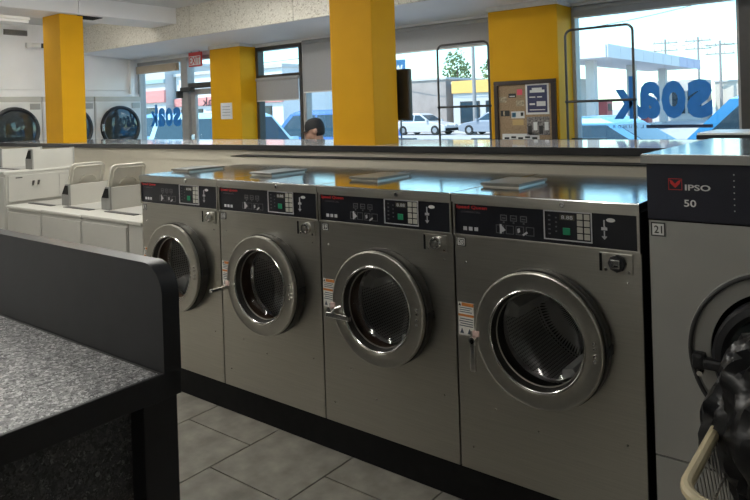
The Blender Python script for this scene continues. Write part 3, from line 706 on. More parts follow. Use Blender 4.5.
# ================================================================== CART AND BAG (front right)
def rr(x0, x1, y0, y1, rad, z, n=6):
    P = []
    for (cx, cy, a) in ((x1-rad, y1-rad, 0), (x0+rad, y1-rad, PI/2), (x0+rad, y0+rad, PI), (x1-rad, y0+rad, 1.5*PI)):
        for k in range(n+1):
            t = a+PI/2*k/n; P.append((cx+rad*math.cos(t), cy+rad*math.sin(t), z))
    return P
def basket_cart(label, x0, x1, y0, y1, zr, zb=.32, rim=CREAMPL, wm=WIRE, group=None, name='laundry_cart', rack=None, rot=0):
    cx, cy = (x0+x1)/2, (y0+y1)/2
    r = thing(name, label, 'cart', (cx, cy, 0), rot, group)
    hx, hy = (x1-x0)/2, (y1-y0)/2
    MB().tube(rr(-hx, hx, -hy, hy, .07, zr), .0125, 10, True).build('rim', rim, r)
    bw = MB(); top = rr(-hx+.01, hx-.01, -hy+.01, hy-.01, .06, zr-.01, 6); bot = rr(-hx+.07, hx-.07, -hy+.07, hy-.07, .05, zb, 6)
    def lerp(P, N):
        out = []; L = len(P); per = [0]
        for i in range(L): per.append(per[-1]+(Vector(P[(i+1) % L])-Vector(P[i])).length)
        for k in range(N):
            d = per[-1]*k/N
            for i in range(L):
                if per[i+1] >= d:
                    u = (d-per[i])/max(1e-9, per[i+1]-per[i]); out.append(Vector(P[i]).lerp(Vector(P[(i+1) % L]), u)); break
        return out
    N = 84; A = lerp(top, N); B = lerp(bot, N)
    for a, b_ in zip(A, B): bw.cyl(a, b_, .0017, 5, caps=False)
    for k in range(1, 6):
        u = k/6; bw.tube([a.lerp(b_, u) for a, b_ in zip(A, B)], .0022, 5, True)
    for k in range(9): 
        x_ = -hx+.07+(2*hx-.14)*k/8; bw.cyl((x_, -hy+.07, zb), (x_, hy-.07, zb), .002, 5)
    bk = bw.build('wire_basket', wm, r); 
    fr = MB(); fr.tube(rr(-hx+.06, hx-.06, -hy+.06, hy-.06, .05, .16), .011, 8, True); fr.build('base_frame', CHROME, r)
    for sx in (-1, 1):
        for sy in (-1, 1):
            X, Y = sx*(hx-.075), sy*(hy-.075)
            MB().cyl((X, Y, .12), (X, Y, zb+.06), .010, 8).build('leg', CHROME, r)
            wl_ = MB().lathe([(.02,-.014),(.05,-.014),(.055,-.008),(.055,.008),(.05,.014),(.02,.014)], (X, Y, .055), 'x', 20, closed=True).build('caster', BLACK, r)
            MB().box(X-.022, X+.022, Y-.012, Y+.012, .05, .13, .004).build('fork', CHROME, wl_)
    if rack:
        zt, zm = rack
        for sx in (-1, 1):
            MB().cyl((sx*(hx-.012), 0, .16), (sx*(hx-.012), 0, zt-.05), .0085, 10).build('rack_pole', DKTUBE, r)
        P = [(-(hx-.012), 0, zt-.06)]
        for k in range(7): t = PI-PI/2*k/6; P.append((-(hx-.012)+.045+.045*math.cos(t), 0, zt-.045+.045*math.sin(t)))
        for k in range(7): t = PI/2-PI/2*k/6; P.append(((hx-.012)-.045+.045*math.cos(t), 0, zt-.045+.045*math.sin(t)))
        P.append((hx-.012, 0, zt-.06))
        MB().tube(P, .0085, 10).build('rack_top_bar', DKTUBE, r)
        MB().cyl((-(hx-.012), 0, zm), (hx-.012, 0, zm), .0085, 10).build('rack_cross_bar', DKTUBE, r)
        for sx in (-1, 1): MB().ball((sx*(hx-.012), 0, zm), .014, 10, 6).build('rack_joint', BLACK, r)
    return r
basket_cart('laundry cart with cream plastic rim and wire basket at lower right', 1.035, 1.52, -.915, -.28, .79)
def bag():
    b = MB(); seg, rg = 120, 80; b.ball((0,0,0), (1,1,1), seg, rg)
    out = []
    for x, y, z in b.v:
        v = Vector((x, y, z)); n1 = mnoise.noise(v*1.6+Vector((3,1,2))); n2 = mnoise.noise(v*4.2+Vector((7,2,5))); n3 = abs(mnoise.noise(Vector((x*9, y*9, z*2.2))))
        ang = math.atan2(y, x); ruck = .03*math.sin(ang*17+3*n1)*max(0, 1-abs(z-.55)*2)
        n4 = abs(mnoise.noise(Vector((x*14+5, y*14, z*5)))); f = 1+.10*n1+.07*n2-.10*n3-.07*n4+ruck
        sx, sy, sz = .300, .290, .36
        # squash into a box-like plan below the rim
        k = 1.0+.14*min(1, abs(x*y)*2)
        zz = z*sz*f
        neck = 1.0 if z < .55 else max(.25, 1-(z-.55)*1.15)
        out.append((x*sx*f*k*neck, y*sy*f*k*neck, zz))
    b.v = out
    o = b.build('bin_bag', BAG); o.location = (1.320, -.455, .765)
    tag(o, 'shiny black plastic bag stuffed in the cream rimmed laundry cart', 'bag')
    kn = MB(); P = [(0,0,.20),(.01,.01,.27),(.03,0,.33),(.05,-.02,.37)]
    kn.tube(P, [.06,.035,.022,.05], 14); k = kn.build('bag_neck', BAG, o)
bag()

# rolling carts with hanging racks by the windows
basket_cart('rolling cart with tall hanging rack in front of the notice board window', -1.47, -1.0, 1.97, 2.43, .62, .3, CHROME, WIRE, 'rack carts by the windows', 'rack_cart', (2.03, 1.548))
basket_cart('rolling cart with tall hanging rack in front of the big soak lettering', -.43, .045, 1.97, 2.43, .62, .3, CHROME, WIRE, 'rack carts by the windows', 'rack_cart', (2.045, 1.556))

# ================================================================== NOTICE BOARD AND SIGNS
def board():
    y = 3.08
    r = thing('notice_board', 'cork notice board in a dark wooden frame on the yellow pillar', 'notice board', (-1.14, y, 1.22))
    W().box(-1.405, -.885, y-.012, y, 1.215, 1.735).build('cork', CORK, r)
    for a in ((-1.43, -.862, 1.725, 1.760), (-1.43, -.862, 1.195, 1.225), (-1.43, -1.393, 1.225, 1.725), (-.902, -.862, 1.225, 1.725)):
        W().box(a[0], a[1], y-.03, y, a[2], a[3], .004).build('frame_bar', WOODD, r)
    def paper(label, x0, x1, z0, z1, m, name='notice', lines=None):
        o = W().box(x0, x1, y-.0145, y-.0125, z0, z1).build(name, m); tag(local(o, ((x0+x1)/2, y-.0135, z0)), label, 'notice', 'papers pinned on the notice board')
        return o
    P1_ = M('notice_navy', (.035,.04,.11), .5); P2_ = M('notice_white', (.72,.72,.70), .6); P3_ = M('notice_photo', (.20,.18,.17), .5, 0, .9, 70); P4_ = M('notice_pink', (.75,.10,.14), .6)
    P5_ = M('notice_mixed', (.40,.33,.22), .6, 0, .6, 60); P6_ = M('notice_tan', (.55,.38,.16), .6)
    o = paper('white edged navy poster at the top right of the notice board', -1.135, -.925, 1.465, 1.725, P2_)
    W().box(-1.118, -.940, y-.0152, y-.0145, 1.482, 1.712).build('navy_print', P1_, o)
    for a in ((-1.095,-.962,1.650,1.672),(-1.075,-.985,1.672,1.690),(-1.10,-1.045,1.607,1.617),(-1.03,-.985,1.607,1.617),(-1.10,-1.05,1.545,1.560),(-1.035,-.955,1.535,1.575),(-1.10,-.96,1.500,1.508)):
        W().box(a[0], a[1], y-.0158, y-.0152, a[2], a[3], 0).build('print_block', P2_, o)
    o = paper('photo flyer with dark pictures at the right of the notice board', -1.130, -.925, 1.290, 1.445, P3_)
    for k in range(4): W().box(-1.12+.05*k, -1.085+.05*k, y-.0152, y-.0145, 1.30+.03*(k % 2), 1.37+.03*(k % 2)).build('picture', (INK, P2_)[k % 2], o)
    o = paper('long white strip notice at the bottom of the notice board', -1.365, -1.02, 1.228, 1.302, P2_)
    for k in range(5): W().box(-1.345+.065*k, -1.30+.065*k, y-.0152, y-.0145, 1.255+.008*(k % 2), 1.272+.008*(k % 2)).build('print_block', INK, o)
    o = paper('red round flyer near the top of the notice board', -1.215, -1.165, 1.635, 1.685, P4_)
    o = paper('small dark card left of the red flyer', -1.295, -1.225, 1.615, 1.650, INK)
    W().box(-1.285, -1.235, y-.0152, y-.0145, 1.622, 1.630).build('print_block', P2_, o)
    o = paper('small brown ticket at the top left of the notice board', -1.385, -1.315, 1.575, 1.625, P5_)
    o = paper('small signature slip below the red flyer', -1.225, -1.150, 1.540, 1.590, P5_)
    o = paper('dark slip at the middle left of the notice board', -1.375, -1.290, 1.455, 1.505, INK)
    W().box(-1.35, -1.335, y-.0152, y-.0145, 1.46, 1.50).build('print_block', P5_, o)
    o = paper('blue and white photo card in the middle of the notice board', -1.275, -1.150, 1.435, 1.495, P2_)
    W().box(-1.265, -1.23, y-.0152, y-.0145, 1.445, 1.485).build('print_block', DECAL, o); W().box(-1.185, -1.16, y-.0152, y-.0145, 1.455, 1.485).build('print_block', INK, o)
    o = paper('tan coupon below the blue photo card', -1.265, -1.160, 1.375, 1.425, P6_)
board()
o = W().box(-5.27, -5.055, 3.1365, 3.1395, 1.50, 1.70).build('paper_notice', M('notice_pale', (.70,.71,.74), .6)); tag(local(o, (-5.16, 3.138, 1.5)), 'plain white paper notice taped on the yellow pillar by the exit', 'notice')
for k in range(4): W().box(-5.24, -5.09, 3.1355, 3.1363, 1.545+.035*k, 1.550+.035*k).build('text_line', DIMPRINT, o)
ex = thing('exit_sign', 'red and white exit sign hanging above the entrance door', 'sign', (-5.95, 3.28, 2.2))
W().box(-6.07, -5.80, 3.27, 3.29, 2.205, 2.395, .004).build('sign_plate', REDSIGN, ex)
W().box(-6.055, -5.815, 3.266, 3.27, 2.225, 2.345).build('sign_face', WHITEP, ex)
text_mb('EXIT', -6.045, -5.825, 2.235, 2.335, 3.2645, .012).build('lettering', REDSIGN, ex)
for sx in (-6.02, -5.85): W().cyl((sx, 3.28, 2.39), (sx, 3.28, 2.44), .004, 6).build('hanger', DKTUBE, ex)
# window lettering, read from the street
def soak(label, x0, x1, z0, z1, asc, y):
    r = thing('window_lettering', label, 'lettering', ((x0+x1)/2, y, z0))
    wd = (x1-x0)/4; g = .012*(x1-x0)
    for i, ch in enumerate('soak'):
        b_ = x1-i*wd; a_ = b_-wd+g
        text_mb(ch, a_, b_, z0-(.0 if ch == 'k' else .004), asc if ch == 'k' else z1, y, .045, True, .002).build('letter', DECAL, r)
    return r
s1 = soak('large blue soak lettering reversed on the right window', -.520, .243, 1.405, 1.706, 1.757, YW+.036)
W().box(-.252, .243, YW+.033, YW+.035, 1.326, 1.352).build('bar', DECALD, s1)
for i, ch in enumerate('LAUNDRY'):
    b_ = -.275-i*.046; text_mb(ch, b_-.024, b_, 1.327, 1.353, YW+.036, .0, True).build('letter', DECALD, s1)
soak('small blue soak lettering reversed on the far left window', -7.25, -6.51, 1.42, 1.685, 1.735, YW+.036)
# dark screen on the back of the middle pillar, ledges below the windows
t = thing('wall_screen', 'slim dark panel standing out behind the middle yellow pillar', 'screen', (-1.40, 1.45, 1.46))
W().box(-1.56, -1.215, 1.455, 1.495, 1.465, 1.815, .012).build('case', DKTUBE, t)
W().box(-1.54, -1.235, 1.495, 1.498, 1.485, 1.795).build('display', BLACK, t)
W().box(-1.48, -1.36, 1.41, 1.455, 1.58, 1.70).build('bracket', DKTUBE, t)
for nm, x0, x1 in (('dark ledge at the left end of the window behind the middle pillar', -2.70, -2.50), ('dark ledge between the rack cart and the notice board pillar', -1.82, -1.485), ('dark ledge at the left end of the big soak window', -.835, -.56)):
    o = W().box(x0, x1, 3.30, 3.393, 1.225, 1.25, .004).build('window_ledge', BLACK); tag(local(o, ((x0+x1)/2, 3.34, 1.225)), nm, 'ledge')
    W().prism([(3.38, 1.225), (3.32, 1.225), (3.38, 1.16)], 0, (x0+x1)/2-.01, (x0+x1)/2+.01).build('bracket', BLACK, o)
t = thing('standing_desk', 'black edged high desk with pale top behind the tall grey washer', 'desk', (.85, 2.4, 0))
W().box(.40, 1.55, 2.2, 2.75, 1.325, 1.338, .002).build('desk_top', WHITEM, t)
W().box(.395, 1.555, 2.195, 2.755, 1.295, 1.325, .003).build('edge_band', BLACK, t)
for a in (.45, 1.45):
    for b_ in (2.25, 2.66): W().box(a, a+.05, b_, b_+.05, 0, 1.295, .004).build('leg', BLACK, t)

# ================================================================== CEILING LAMPS (the lit ones are added, out of view)
def lamp(label, x, y, lx=.22, ly=1.2, z=2.81, on=True, drop=0):
    r = thing('ceiling_lamp', label, 'lamp', (x, y, z), 0, 'ceiling strip lamps')
    b0 = -drop
    bx_, by_ = (lx, ly) if not drop else ((.07, ly) if ly > lx else (lx, .07))
    MB().box(-bx_/2, bx_/2, -by_/2, by_/2, b0-.05, b0, .006).build('lamp_body', WHITEM, r)
    MB().box(-lx/2+.01, lx/2-.01, -ly/2+.01, ly/2-.01, b0-.085, b0-.05, .01).build('diffuser', LAMPM if on else LAMPOFF, r)
    if drop:
        for s_ in (-1, 1):
            p = (0, s_*ly*.4) if ly > lx else (s_*lx*.4, 0)
            MB().cyl((p[0], p[1], b0), (p[0], p[1], 0), .006, 6).build('hanger', DKTUBE, r)
lamp('unlit strip lamp on the ceiling before the white left wall', -6.95, 1.10, .32, .9, on=False)
lamp('added unseen fill lamp behind the top loaders', -3.1, .45, ly=1.0)  # added out of view to brighten the back of the room
lamp('added unseen fill lamp hanging over the aisle at the left', -3.0, -1.8, drop=.18)  # added fill light for the camera side, out of view
lamp('added unseen fill lamp hanging over the first steel washers', -2.3, -.8, drop=.12)  # added above the frame as fill for the washer row
lamp('added unseen fill lamp hanging over the dryer aisle', -6.9, -1.0, ly=1.2, drop=.10)  # added out of frame to brighten the left wall and dryers
lamp('added fill lamp hidden behind the cross beam in the dryer bay', -5.87, 1.40, .2, .9)  # added where the beam hides it, to light wall and window bay
lamp('added unseen fill lamp hanging over the folding table', -.6, -2.8, drop=.18)  # added fill light behind the camera's left
lamp('added unseen fill lamp over the counter aisle left of the middle pillar', -3.25, 1.35, 1.4, .34)  # added above the frame to light pillar sides and ceiling boards
lamp('added unseen fill lamp over the counter aisle right of the middle pillar', .7, 1.45, 1.2, .24)  # added above the frame to light the middle pillar's right side

# ================================================================== PERSON on a stool by the window
def limb(m, pts, rs):
    for (p, r), (q, s) in zip(zip(pts, rs), list(zip(pts, rs))[1:]):
        m.cyl(p, q, r, 14, s); m.ball(q, s, 14, 8)
    m.ball(pts[0], rs[0], 14, 8)
def remesh(o, v):
    md = o.modifiers.new('remesh', 'REMESH'); md.mode = 'VOXEL'; md.voxel_size = v; md.use_smooth_shade = True
    s = o.modifiers.new('smooth', 'SMOOTH'); s.factor = .5; s.iterations = 4
def person():
    SKIN = M('skin', (.42,.24,.17), .5, 0, .06, 20); SHIRT = M('dark_shirt', (.03,.03,.035), .8, 0, .15, 25); PANTS = M('dark_trousers', (.035,.04,.06), .85, 0, .12, 25)
    CAP = M('black_cap', (.014,.014,.016), .7, 0, .15); HAIR = M('short_dark_hair', (.025,.018,.014), .7, 0, .2, 60); SHOE = M('dark_shoe', (.02,.02,.02), .5)
    ang = math.atan2(-.62, -.80)
    r = thing('person', 'person in a black cap and dark shirt sitting by the window, head bowed', 'person', (-3.30, 2.94, 0), ang)
    b = MB()
    hc = Vector((.150, 0, 1.360))
    # skull, jaw, chin, nose, brow, lips
    b.ball(hc+Vector((-.012,0,.018)), (.098,.076,.098), 24, 16); b.ball(hc+Vector((.030,0,-.050)), (.066,.058,.070), 20, 12); b.ball(hc+Vector((.070,0,-.100)), (.026,.030,.022), 14, 8)
    b.ball(hc+Vector((.093,0,-.026)), (.020,.014,.024), 12, 8); b.cyl(hc+Vector((.078,0,.016)), hc+Vector((.098,0,-.026)), .009, 10, .013)
    b.ball(hc+Vector((.074,0,.020)), (.022,.050,.014), 14, 8); b.ball(hc+Vector((.084,0,-.064)), (.016,.026,.008), 12, 6); b.ball(hc+Vector((.082,0,-.076)), (.015,.022,.008), 12, 6)
    for s in (-1, 1): b.ball(hc+Vector((-.020, s*.078, -.012)), (.022,.012,.034), 12, 8)
    limb(b, [(.075,0,1.16), (.105,0,1.25), (.12,0,1.32)], [.062,.056,.060])
    # trunk and limbs: seated, leaning forward, forearms on the thighs
    b.ball((-.02,0,.74), (.13,.17,.13), 20, 12); b.ball((.0,0,.90), (.12,.155,.16), 20, 12); b.ball((.035,0,1.04), (.125,.18,.16), 20, 12)
    for s in (-1, 1):
        limb(b, [(.05, s*.16, 1.125), (.07, s*.215, 1.09)], [.062,.060])
        limb(b, [(.07, s*.215, 1.09), (.10, s*.25, .84), (.34, s*.20, .79)], [.052,.041,.029])
        b.ball((.385, s*.195, .785), (.048,.038,.020), 14, 8)
        for k in range(4):
            y_ = s*.195+(k-1.5)*.018; L_ = (.062,.074,.070,.052)[k]
            b.tube([(.42,y_,.785),(.42+L_*.5,y_,.783),(.42+L_*.85,y_,.768),(.42+L_,y_,.750)], [.0095,.009,.0085,.007], 8)
        b.tube([(.375, s*.195-s*.034,.785),(.405,s*.195-s*.052,.778),(.435,s*.195-s*.058,.766)], [.011,.010,.008], 8)
        limb(b, [(.02, s*.10, .72), (.44, s*.15, .70), (.42, s*.15, .32)], [.088,.062,.040]); b.ball((.47, s*.15, .29), (.10,.042,.035), 14, 8)
    body = b.build('body', SKIN, r); remesh(body, .0085)
    c = MB()
    c.ball((-.02,0,.76), (.142,.182,.12), 20, 12); c.ball((.0,0,.90), (.132,.167,.17), 20, 12); c.ball((.035,0,1.04), (.137,.192,.165), 20, 12)
    limb(c, [(.062,0,1.13),(.085,0,1.195)], [.085,.070])
    for s in (-1, 1): limb(c, [(.05, s*.16, 1.125), (.07, s*.215, 1.09), (.095, s*.245, .88)], [.074,.070,.060])
    sh = c.build('shirt', SHIRT, r); remesh(sh, .012)
    c = MB(); c.ball((-.02,0,.72), (.142,.182,.12), 20, 12)
    for s in (-1, 1): limb(c, [(.02, s*.10, .72), (.44, s*.15, .70), (.42, s*.15, .34)], [.098,.072,.056])
    pt_ = c.build('trousers', PANTS, r); remesh(pt_, .012)
    for s in (-1, 1):
        c = MB(); c.ball((.475, s*.15, .295), (.115,.050,.042), 16, 10); c.box(.36, .59, s*.15-.048, s*.15+.048, .255, .275, .006); q = c.build('shoe', SHOE, r)
    c = MB(); c.lathe([(.0005,.126),(.04,.122),(.075,.100),(.094,.066),(.101,.030),(.100,.012)], (0,0,0), 'z', 28); c.v = [(x_*1.05, y_*.82, z_) for x_, y_, z_ in c.v]
    cap = c.build('cap', CAP, r); cap.location = hc+Vector((-.012,0,.004)); cap.rotation_euler = (0, .22, 0)
    br = MB(); vs = []
    for k in range(13):
        t = -1.05+2.1*k/12
        for rr_, dz in ((.095,.016),(.160,.004),(.160,-.001),(.095,.010)): vs.append((rr_*math.cos(t)*(1 if rr_ < .12 else 1.02), .82*rr_*math.sin(t)*(1 if rr_ < .12 else .62), dz))
    br.add(vs, [(k*4+j, k*4+(j+1) % 4, (k+1)*4+(j+1) % 4, (k+1)*4+j) for k in range(12) for j in range(4)], True); br.build('brim', CAP, cap)
    h = MB(); h.lathe([(.098,.03),(.1005,.0),(.096,-.040),(.082,-.065)], (0,0,0), 'z', 20, False, .55*PI, 1.45*PI); h.v = [(x_*1.03, y_*.80, z_) for x_, y_, z_ in h.v]
    ho = h.build('hair', HAIR, r); ho.location = hc+Vector((-.012,0,.004)); ho.rotation_euler = (0, .1, 0)
    sd = ho.modifiers.new('thick', 'SOLIDIFY'); sd.thickness = .008
    for s in (-1, 1):
        e = MB(); e.ball(hc+Vector((.078, s*.030, .004)), .010, 10, 6); e.build('eye', INK, r)
    st = thing('bar_stool', 'black bar stool under the person in the cap', 'stool', (-3.30, 2.94, 0), ang)
    MB().lathe([(.0005,.64),(.16,.64),(.175,.625),(.175,.60),(.16,.59),(.0005,.59)], (0,0,0), 'z', 28).build('seat', BLACK, st)
    for k in range(4):
        a = PI/4+PI/2*k; MB().cyl((.11*math.cos(a), .11*math.sin(a), .595), (.19*math.cos(a), .19*math.sin(a), 0), .012, 8).build('leg', DKTUBE, st)
    MB().tube([(.165*math.cos(2*PI*k/24)+.0, .165*math.sin(2*PI*k/24), .245) for k in range(24)], .009, 8, True).build('foot_ring', CHROME, st)
person()

# ================================================================== THE STREET OUTSIDE
ASPH = M('bright_asphalt', (.42,.42,.42), .9, 0, .12, 2); CONC = M('pale_concrete', (.70,.69,.66), .9, 0, .06, 2); PAINTL = M('road_paint', (.75,.74,.70), .8)
CARGLASS = M('car_glass', (.025,.05,.07), .08, 0, .1, spec=.5); TYRE = M('tyre', (.02,.02,.02), .8); HUB = M('alloy', (.55,.55,.56), .3, .8)
struct(local(W().box(-160, 60, 3.52, 220, -.35, -.15).build('floor_street', ASPH), (0, 30, -.15)))
kerb = W().box(-60, 30, 3.52, 5.0, -.15, -.02).build('floor_sidewalk', CONC); struct(kerb)
def car(label, x, y, rot, L, H, col, nm, kind='sedan', rough=.35):
    P_ = M('car_paint_'+nm, col, rough, .15, .03, coat=.6)
    r = thing('car', label, 'car', (x, y, -.15), rot); hw = .90; belt = {'sedan': .92, 'suv': 1.05, 'pickup': 1.10}[kind]; h = L/2
    prof = [(-h,.30),(-h+.03,.62),(-h+.10,belt-.06),(-h+.35,belt-.01),(h*.42,belt),(h*.80,belt-.13),(h-.06,belt-.26),(h,.52),(h-.02,.28),(h-.5,.20),(-h+.4,.20)]
    b = MB(); b.prism(prof, 1, -hw, hw)
    bo = b.build('body', P_, r); bv = bo.modifiers.new('bevel', 'BEVEL'); bv.width = .06; bv.segments = 3; bv.limit_method = 'ANGLE'
    if kind == 'sedan': c0, c1, d0, d1 = -h*.78, h*.42, -h*.45, h*.02
    elif kind == 'suv': c0, c1, d0, d1 = -h*.97, h*.46, -h*.86, h*.14
    else: c0, c1, d0, d1 = -h*.22, h*.46, -h*.16, h*.16
    tw = hw-.20; bw = hw-.05
    V = lambda x_, s, z_: Vector((x_, s*(bw+(tw-bw)*(z_-belt)/(H-belt)), z_))
    c = MB(); rows = [(belt-.01, c0, c1), (H-.10, c0+(d0-c0)*.88, c1+(d1-c1)*.88), (H-.025, d0+.10, d1-.10), (H, d0+.30, d1-.30)]
    vs = []
    for z_, a0, a1 in rows:
        for xx, s in ((a0,-1),(a1,-1),(a1,1),(a0,1)):
            k_ = 1 if z_ < H-.03 else .95
            vs.append((xx, s*(bw+(tw-bw)*(z_-belt)/(H-belt))*k_, z_))
    fs = [(12,13,14,15)]
    for i in range(3):
        for k in range(4): fs.append((i*4+k, i*4+(k+1) % 4, (i+1)*4+(k+1) % 4, (i+1)*4+k))
    c.add(vs, fs); c.build('cabin', P_, r)
    zt = H-.13; u = (zt-belt)/(H-belt)*.96
    def edge(xb, xt, z_): return xb+(xt-xb)*min(1, (z_-belt)/(H-.10-belt))*.88
    for s in (-1, 1):
        xs = [c0+.18, (c0+c1)/2-.02, c1-.16]; xt = [edge(c0, d0, zt)+.14, (c0+c1)/2-.02, edge(c1, d1, zt)-.12]
        for i in range(2):
            g = MB(); q = [(xs[i]+.04, belt+.04), (xs[i+1]-.04, belt+.04), (xt[i+1]-.04, zt), (xt[i]+.04, zt)]
            g.add([(a, V(a, s, z_).y+s*.006, z_) for a, z_ in q]+[(a, V(a, s, z_).y-s*.01, z_) for a, z_ in q], [(0,1,2,3),(7,6,5,4),(0,4,5,1),(1,5,6,2),(2,6,7,3),(3,7,4,0)]); g.build('side_window', CARGLASS, r)
    for nm_, xb, xt_, sg in (('windshield', c1, d1, 1), ('rear_window', c0, d0, -1)):
        g = MB(); z0_, z1_ = belt+.05, H-.13
        q = [(edge(xb, xt_, z0_)+sg*.006, -bw+.12, z0_), (edge(xb, xt_, z0_)+sg*.006, bw-.12, z0_), (edge(xb, xt_, z1_)+sg*.006, tw-.02, z1_), (edge(xb, xt_, z1_)+sg*.006, -tw+.02, z1_)]
        g.add(q+[(a-sg*.015, b_, c_) for a, b_, c_ in q], [(0,1,2,3),(7,6,5,4),(0,4,5,1),(1,5,6,2),(2,6,7,3),(3,7,4,0)]); g.build(nm_, CARGLASS, r)
    for sx in (-.60, .62):
        for s in (-1, 1):
            wq = MB().lathe([(.05,-.11),(.30,-.11),(.335,-.08),(.335,.08),(.30,.11),(.05,.11)], (sx*h, s*(hw-.09), .335), 'y', 24, closed=True).build('wheel', TYRE, r)
            MB().lathe([(.0005,s*.115),(.16,s*.115),(.20,s*.10)], (sx*h, s*(hw-.09), .335), 'y', 18).build('hub_cap', HUB, wq)
    for s in (-1, 1):
        MB().box(h-.10, h+.005, s*hw*.60-.16, s*hw*.60+.16, .58, .70, .02).build('headlight', WHITEP, r)
        MB().box(-h-.003, -h+.10, s*hw*.72-.10, s*hw*.72+.10, .62, .80, .02).build('tail_light', RED, r)
        MB().box(c1-.25, c1-.10, s*(bw+.10)-.09, s*(bw+.10)+.09, belt+.02, belt+.14, .02).build('wing_mirror', P_, r)
    MB().box(h-.03, h+.05, -hw+.08, hw-.08, .28, .46, .03).build('bumper', BLACKM, r); MB().box(-h-.05, -h+.03, -hw+.08, hw-.08, .28, .46, .03).build('bumper', BLACKM, r)
    return r
car('pale blue sedan parked outside behind the rack cart at the right', -2.15, 8.6, 0, 4.4, 1.50, (.10,.30,.48), 'pale_blue')
car('bright blue vehicle parked outside under the big soak lettering', .34, 6.6, PI, 4.6, 1.80, (.03,.24,.50), 'bright_blue', 'suv')
car('pale cyan van parked outside left of the capped person', -10.3, 7.6, 0, 4.5, 1.78, (.42,.62,.68), 'cyan', 'suv')
car('dark blue vehicle parked outside behind the capped person', -11.1, 11.2, PI, 4.4, 1.78, (.06,.16,.42), 'dark_blue', 'suv')
car('light blue pickup outside the far left window', -17.3, 10.8, PI, 5.2, 1.85, (.18,.38,.68), 'light_blue', 'pickup')
car('small white car across the street left of the yellow shop', -24.5, 36.4, 0, 4.3, 1.5, (.62,.62,.62), 'white')
car('teal car across the street below the warehouse', -28.5, 32.5, 0, 4.3, 1.5, (.10,.32,.36), 'teal')
car('grey car parked in front of the yellow shop', -19.2, 36.4, PI, 4.3, 1.5, (.30,.33,.38), 'grey')

CANW = M('canopy_white', (.62,.63,.66), .6); CANP = M('canopy_panel_lilac', (.45,.45,.60), .6); STON = M('shop_pale_wall', (.55,.54,.53), .8)
def canopy():
    r = thing('filling_station', 'filling station with white flat canopy across the street at the right', 'filling station', (-15, 50, -.15))
    W().box(-17, -12.5, 38.4, 62.5, 4.5, 5.15).build('canopy', CANW, r)
    n = 2
    for k in range(n): W().box(-17+4.5*k/n+.03, -17+4.5*(k+1)/n-.03, 38.32, 38.4, 4.42, 5.24).build('fascia_panel', CANW, r)
    for k in range(10): W().box(-12.5, -12.42, 38.4+24.1*k/10+.03, 38.4+24.1*(k+1)/10-.03, 4.42, 5.24).build('fascia_panel', CANW if k < 7 else CANP, r)
    for x_ in (-14.6,):
        for y_ in (41.5, 50, 58.5): W().box(x_-.30, x_+.30, y_-.30, y_+.30, -.15, 4.5, .02).build('column', STON, r)
    for x_ in (-14.6,):
        for y_ in (44, 53.5):
            p = W().box(x_-.30, x_+.30, y_-.55, y_+.55, 0, 1.9, .04).build('pump', M('pump_red', (.45,.10,.10), .5), r)
            W().box(x_+.30, x_+.32, y_-.35, y_+.35, 1.1, 1.6).build('pump_screen', DKTUBE, p); W().box(x_-.9, x_+.9, y_-1.0, y_+1.0, -.15, 0, .02).build('pump_island', CONC, r)
    W().box(-16.9, -12.7, 64, 68, -.15, 3.6).build('kiosk', STON, r)
    for k in range(3): W().box(-16.6+1.35*k, -15.5+1.35*k, 63.9, 64, .5, 2.6).build('kiosk_window', CARGLASS, r)
    ps = W().box(-16.6, -15.2, 39.6, 39.8, 1.6, 3.2, .02).build('price_sign', M('sign_yellow', (.65,.55,.20), .6), r); W().box(-16.4, -16.3, 39.65, 39.75, -.15, 1.6).build('sign_post', DKTUBE, r); W().box(-15.5, -15.4, 39.65, 39.75, -.15, 1.6).build('sign_post', DKTUBE, r)
canopy()
def building(label, x0, x1, y0, y1, h, wall, bands=(), wins=(), roof=None, name='shop_building'):
    r = thing(name, label, 'building', ((x0+x1)/2, (y0+y1)/2, -.15))
    W().box(x0, x1, y0, y1, -.15, h).build('walls', wall, r)
    for (z0, z1, m, nm) in bands: W().box(x0-.05, x1+.05, y0-.12, y0, z0, z1, .02).build(nm, m, r)
    for (a, b_, z0, z1, m) in wins:
        f = W().box(a, b_, y0-.05, y0, z0, z1).build('window', FRAMED, r); W().box(a+.08, b_-.08, y0-.06, y0-.05, z0+.08, z1-.08).build('pane', m, f)
    W().box(x0-.1, x1+.1, y0-.1, y1+.1, h, h+.15).build('roof_edge', roof or STON, r)
    return r
BR = M('warehouse_brown', (.36,.30,.27), .85, 0, .15, 1); YS = M('yellow_fascia', (.80,.48,.14), .6); RS = M('red_fascia', (.66,.26,.24), .6); GS = M('green_sign', (.35,.60,.20), .6); TS = M('teal_awning', (.30,.42,.45), .7)
building('brown windowless warehouse across the street behind the middle pillar', -34, -25.0, 40, 52, 3.8, BR, wins=[(-33, -31.4, .6, 2.2, CARGLASS)], name='warehouse')
building('pale shop with yellow fascia across the street left of the notice board', -24.4, -17.5, 40, 50, 3.4, STON, [(2.7, 3.6, YS, 'fascia')], [(-23.8+2.1*k, -22.2+2.1*k, .5, 2.1, CARGLASS) for k in range(3)])
building('long low pale building behind the filling station at right', -12.0, 6, 66, 76, 3.3, M('cream_render', (.62,.56,.48), .8), wins=[(-10+4*k, -8.5+4*k, 1.0, 2.0, CARGLASS) for k in range(3)])
building('red fronted shop outside the far left window', -38, -27.3, 17.5, 26, 4.2, STON, [(2.35, 2.95, RS, 'fascia'), (3.3, 3.5, TS, 'awning')], [(-37.5+2*k, -36+2*k, .4, 2.1, CARGLASS) for k in range(5)])
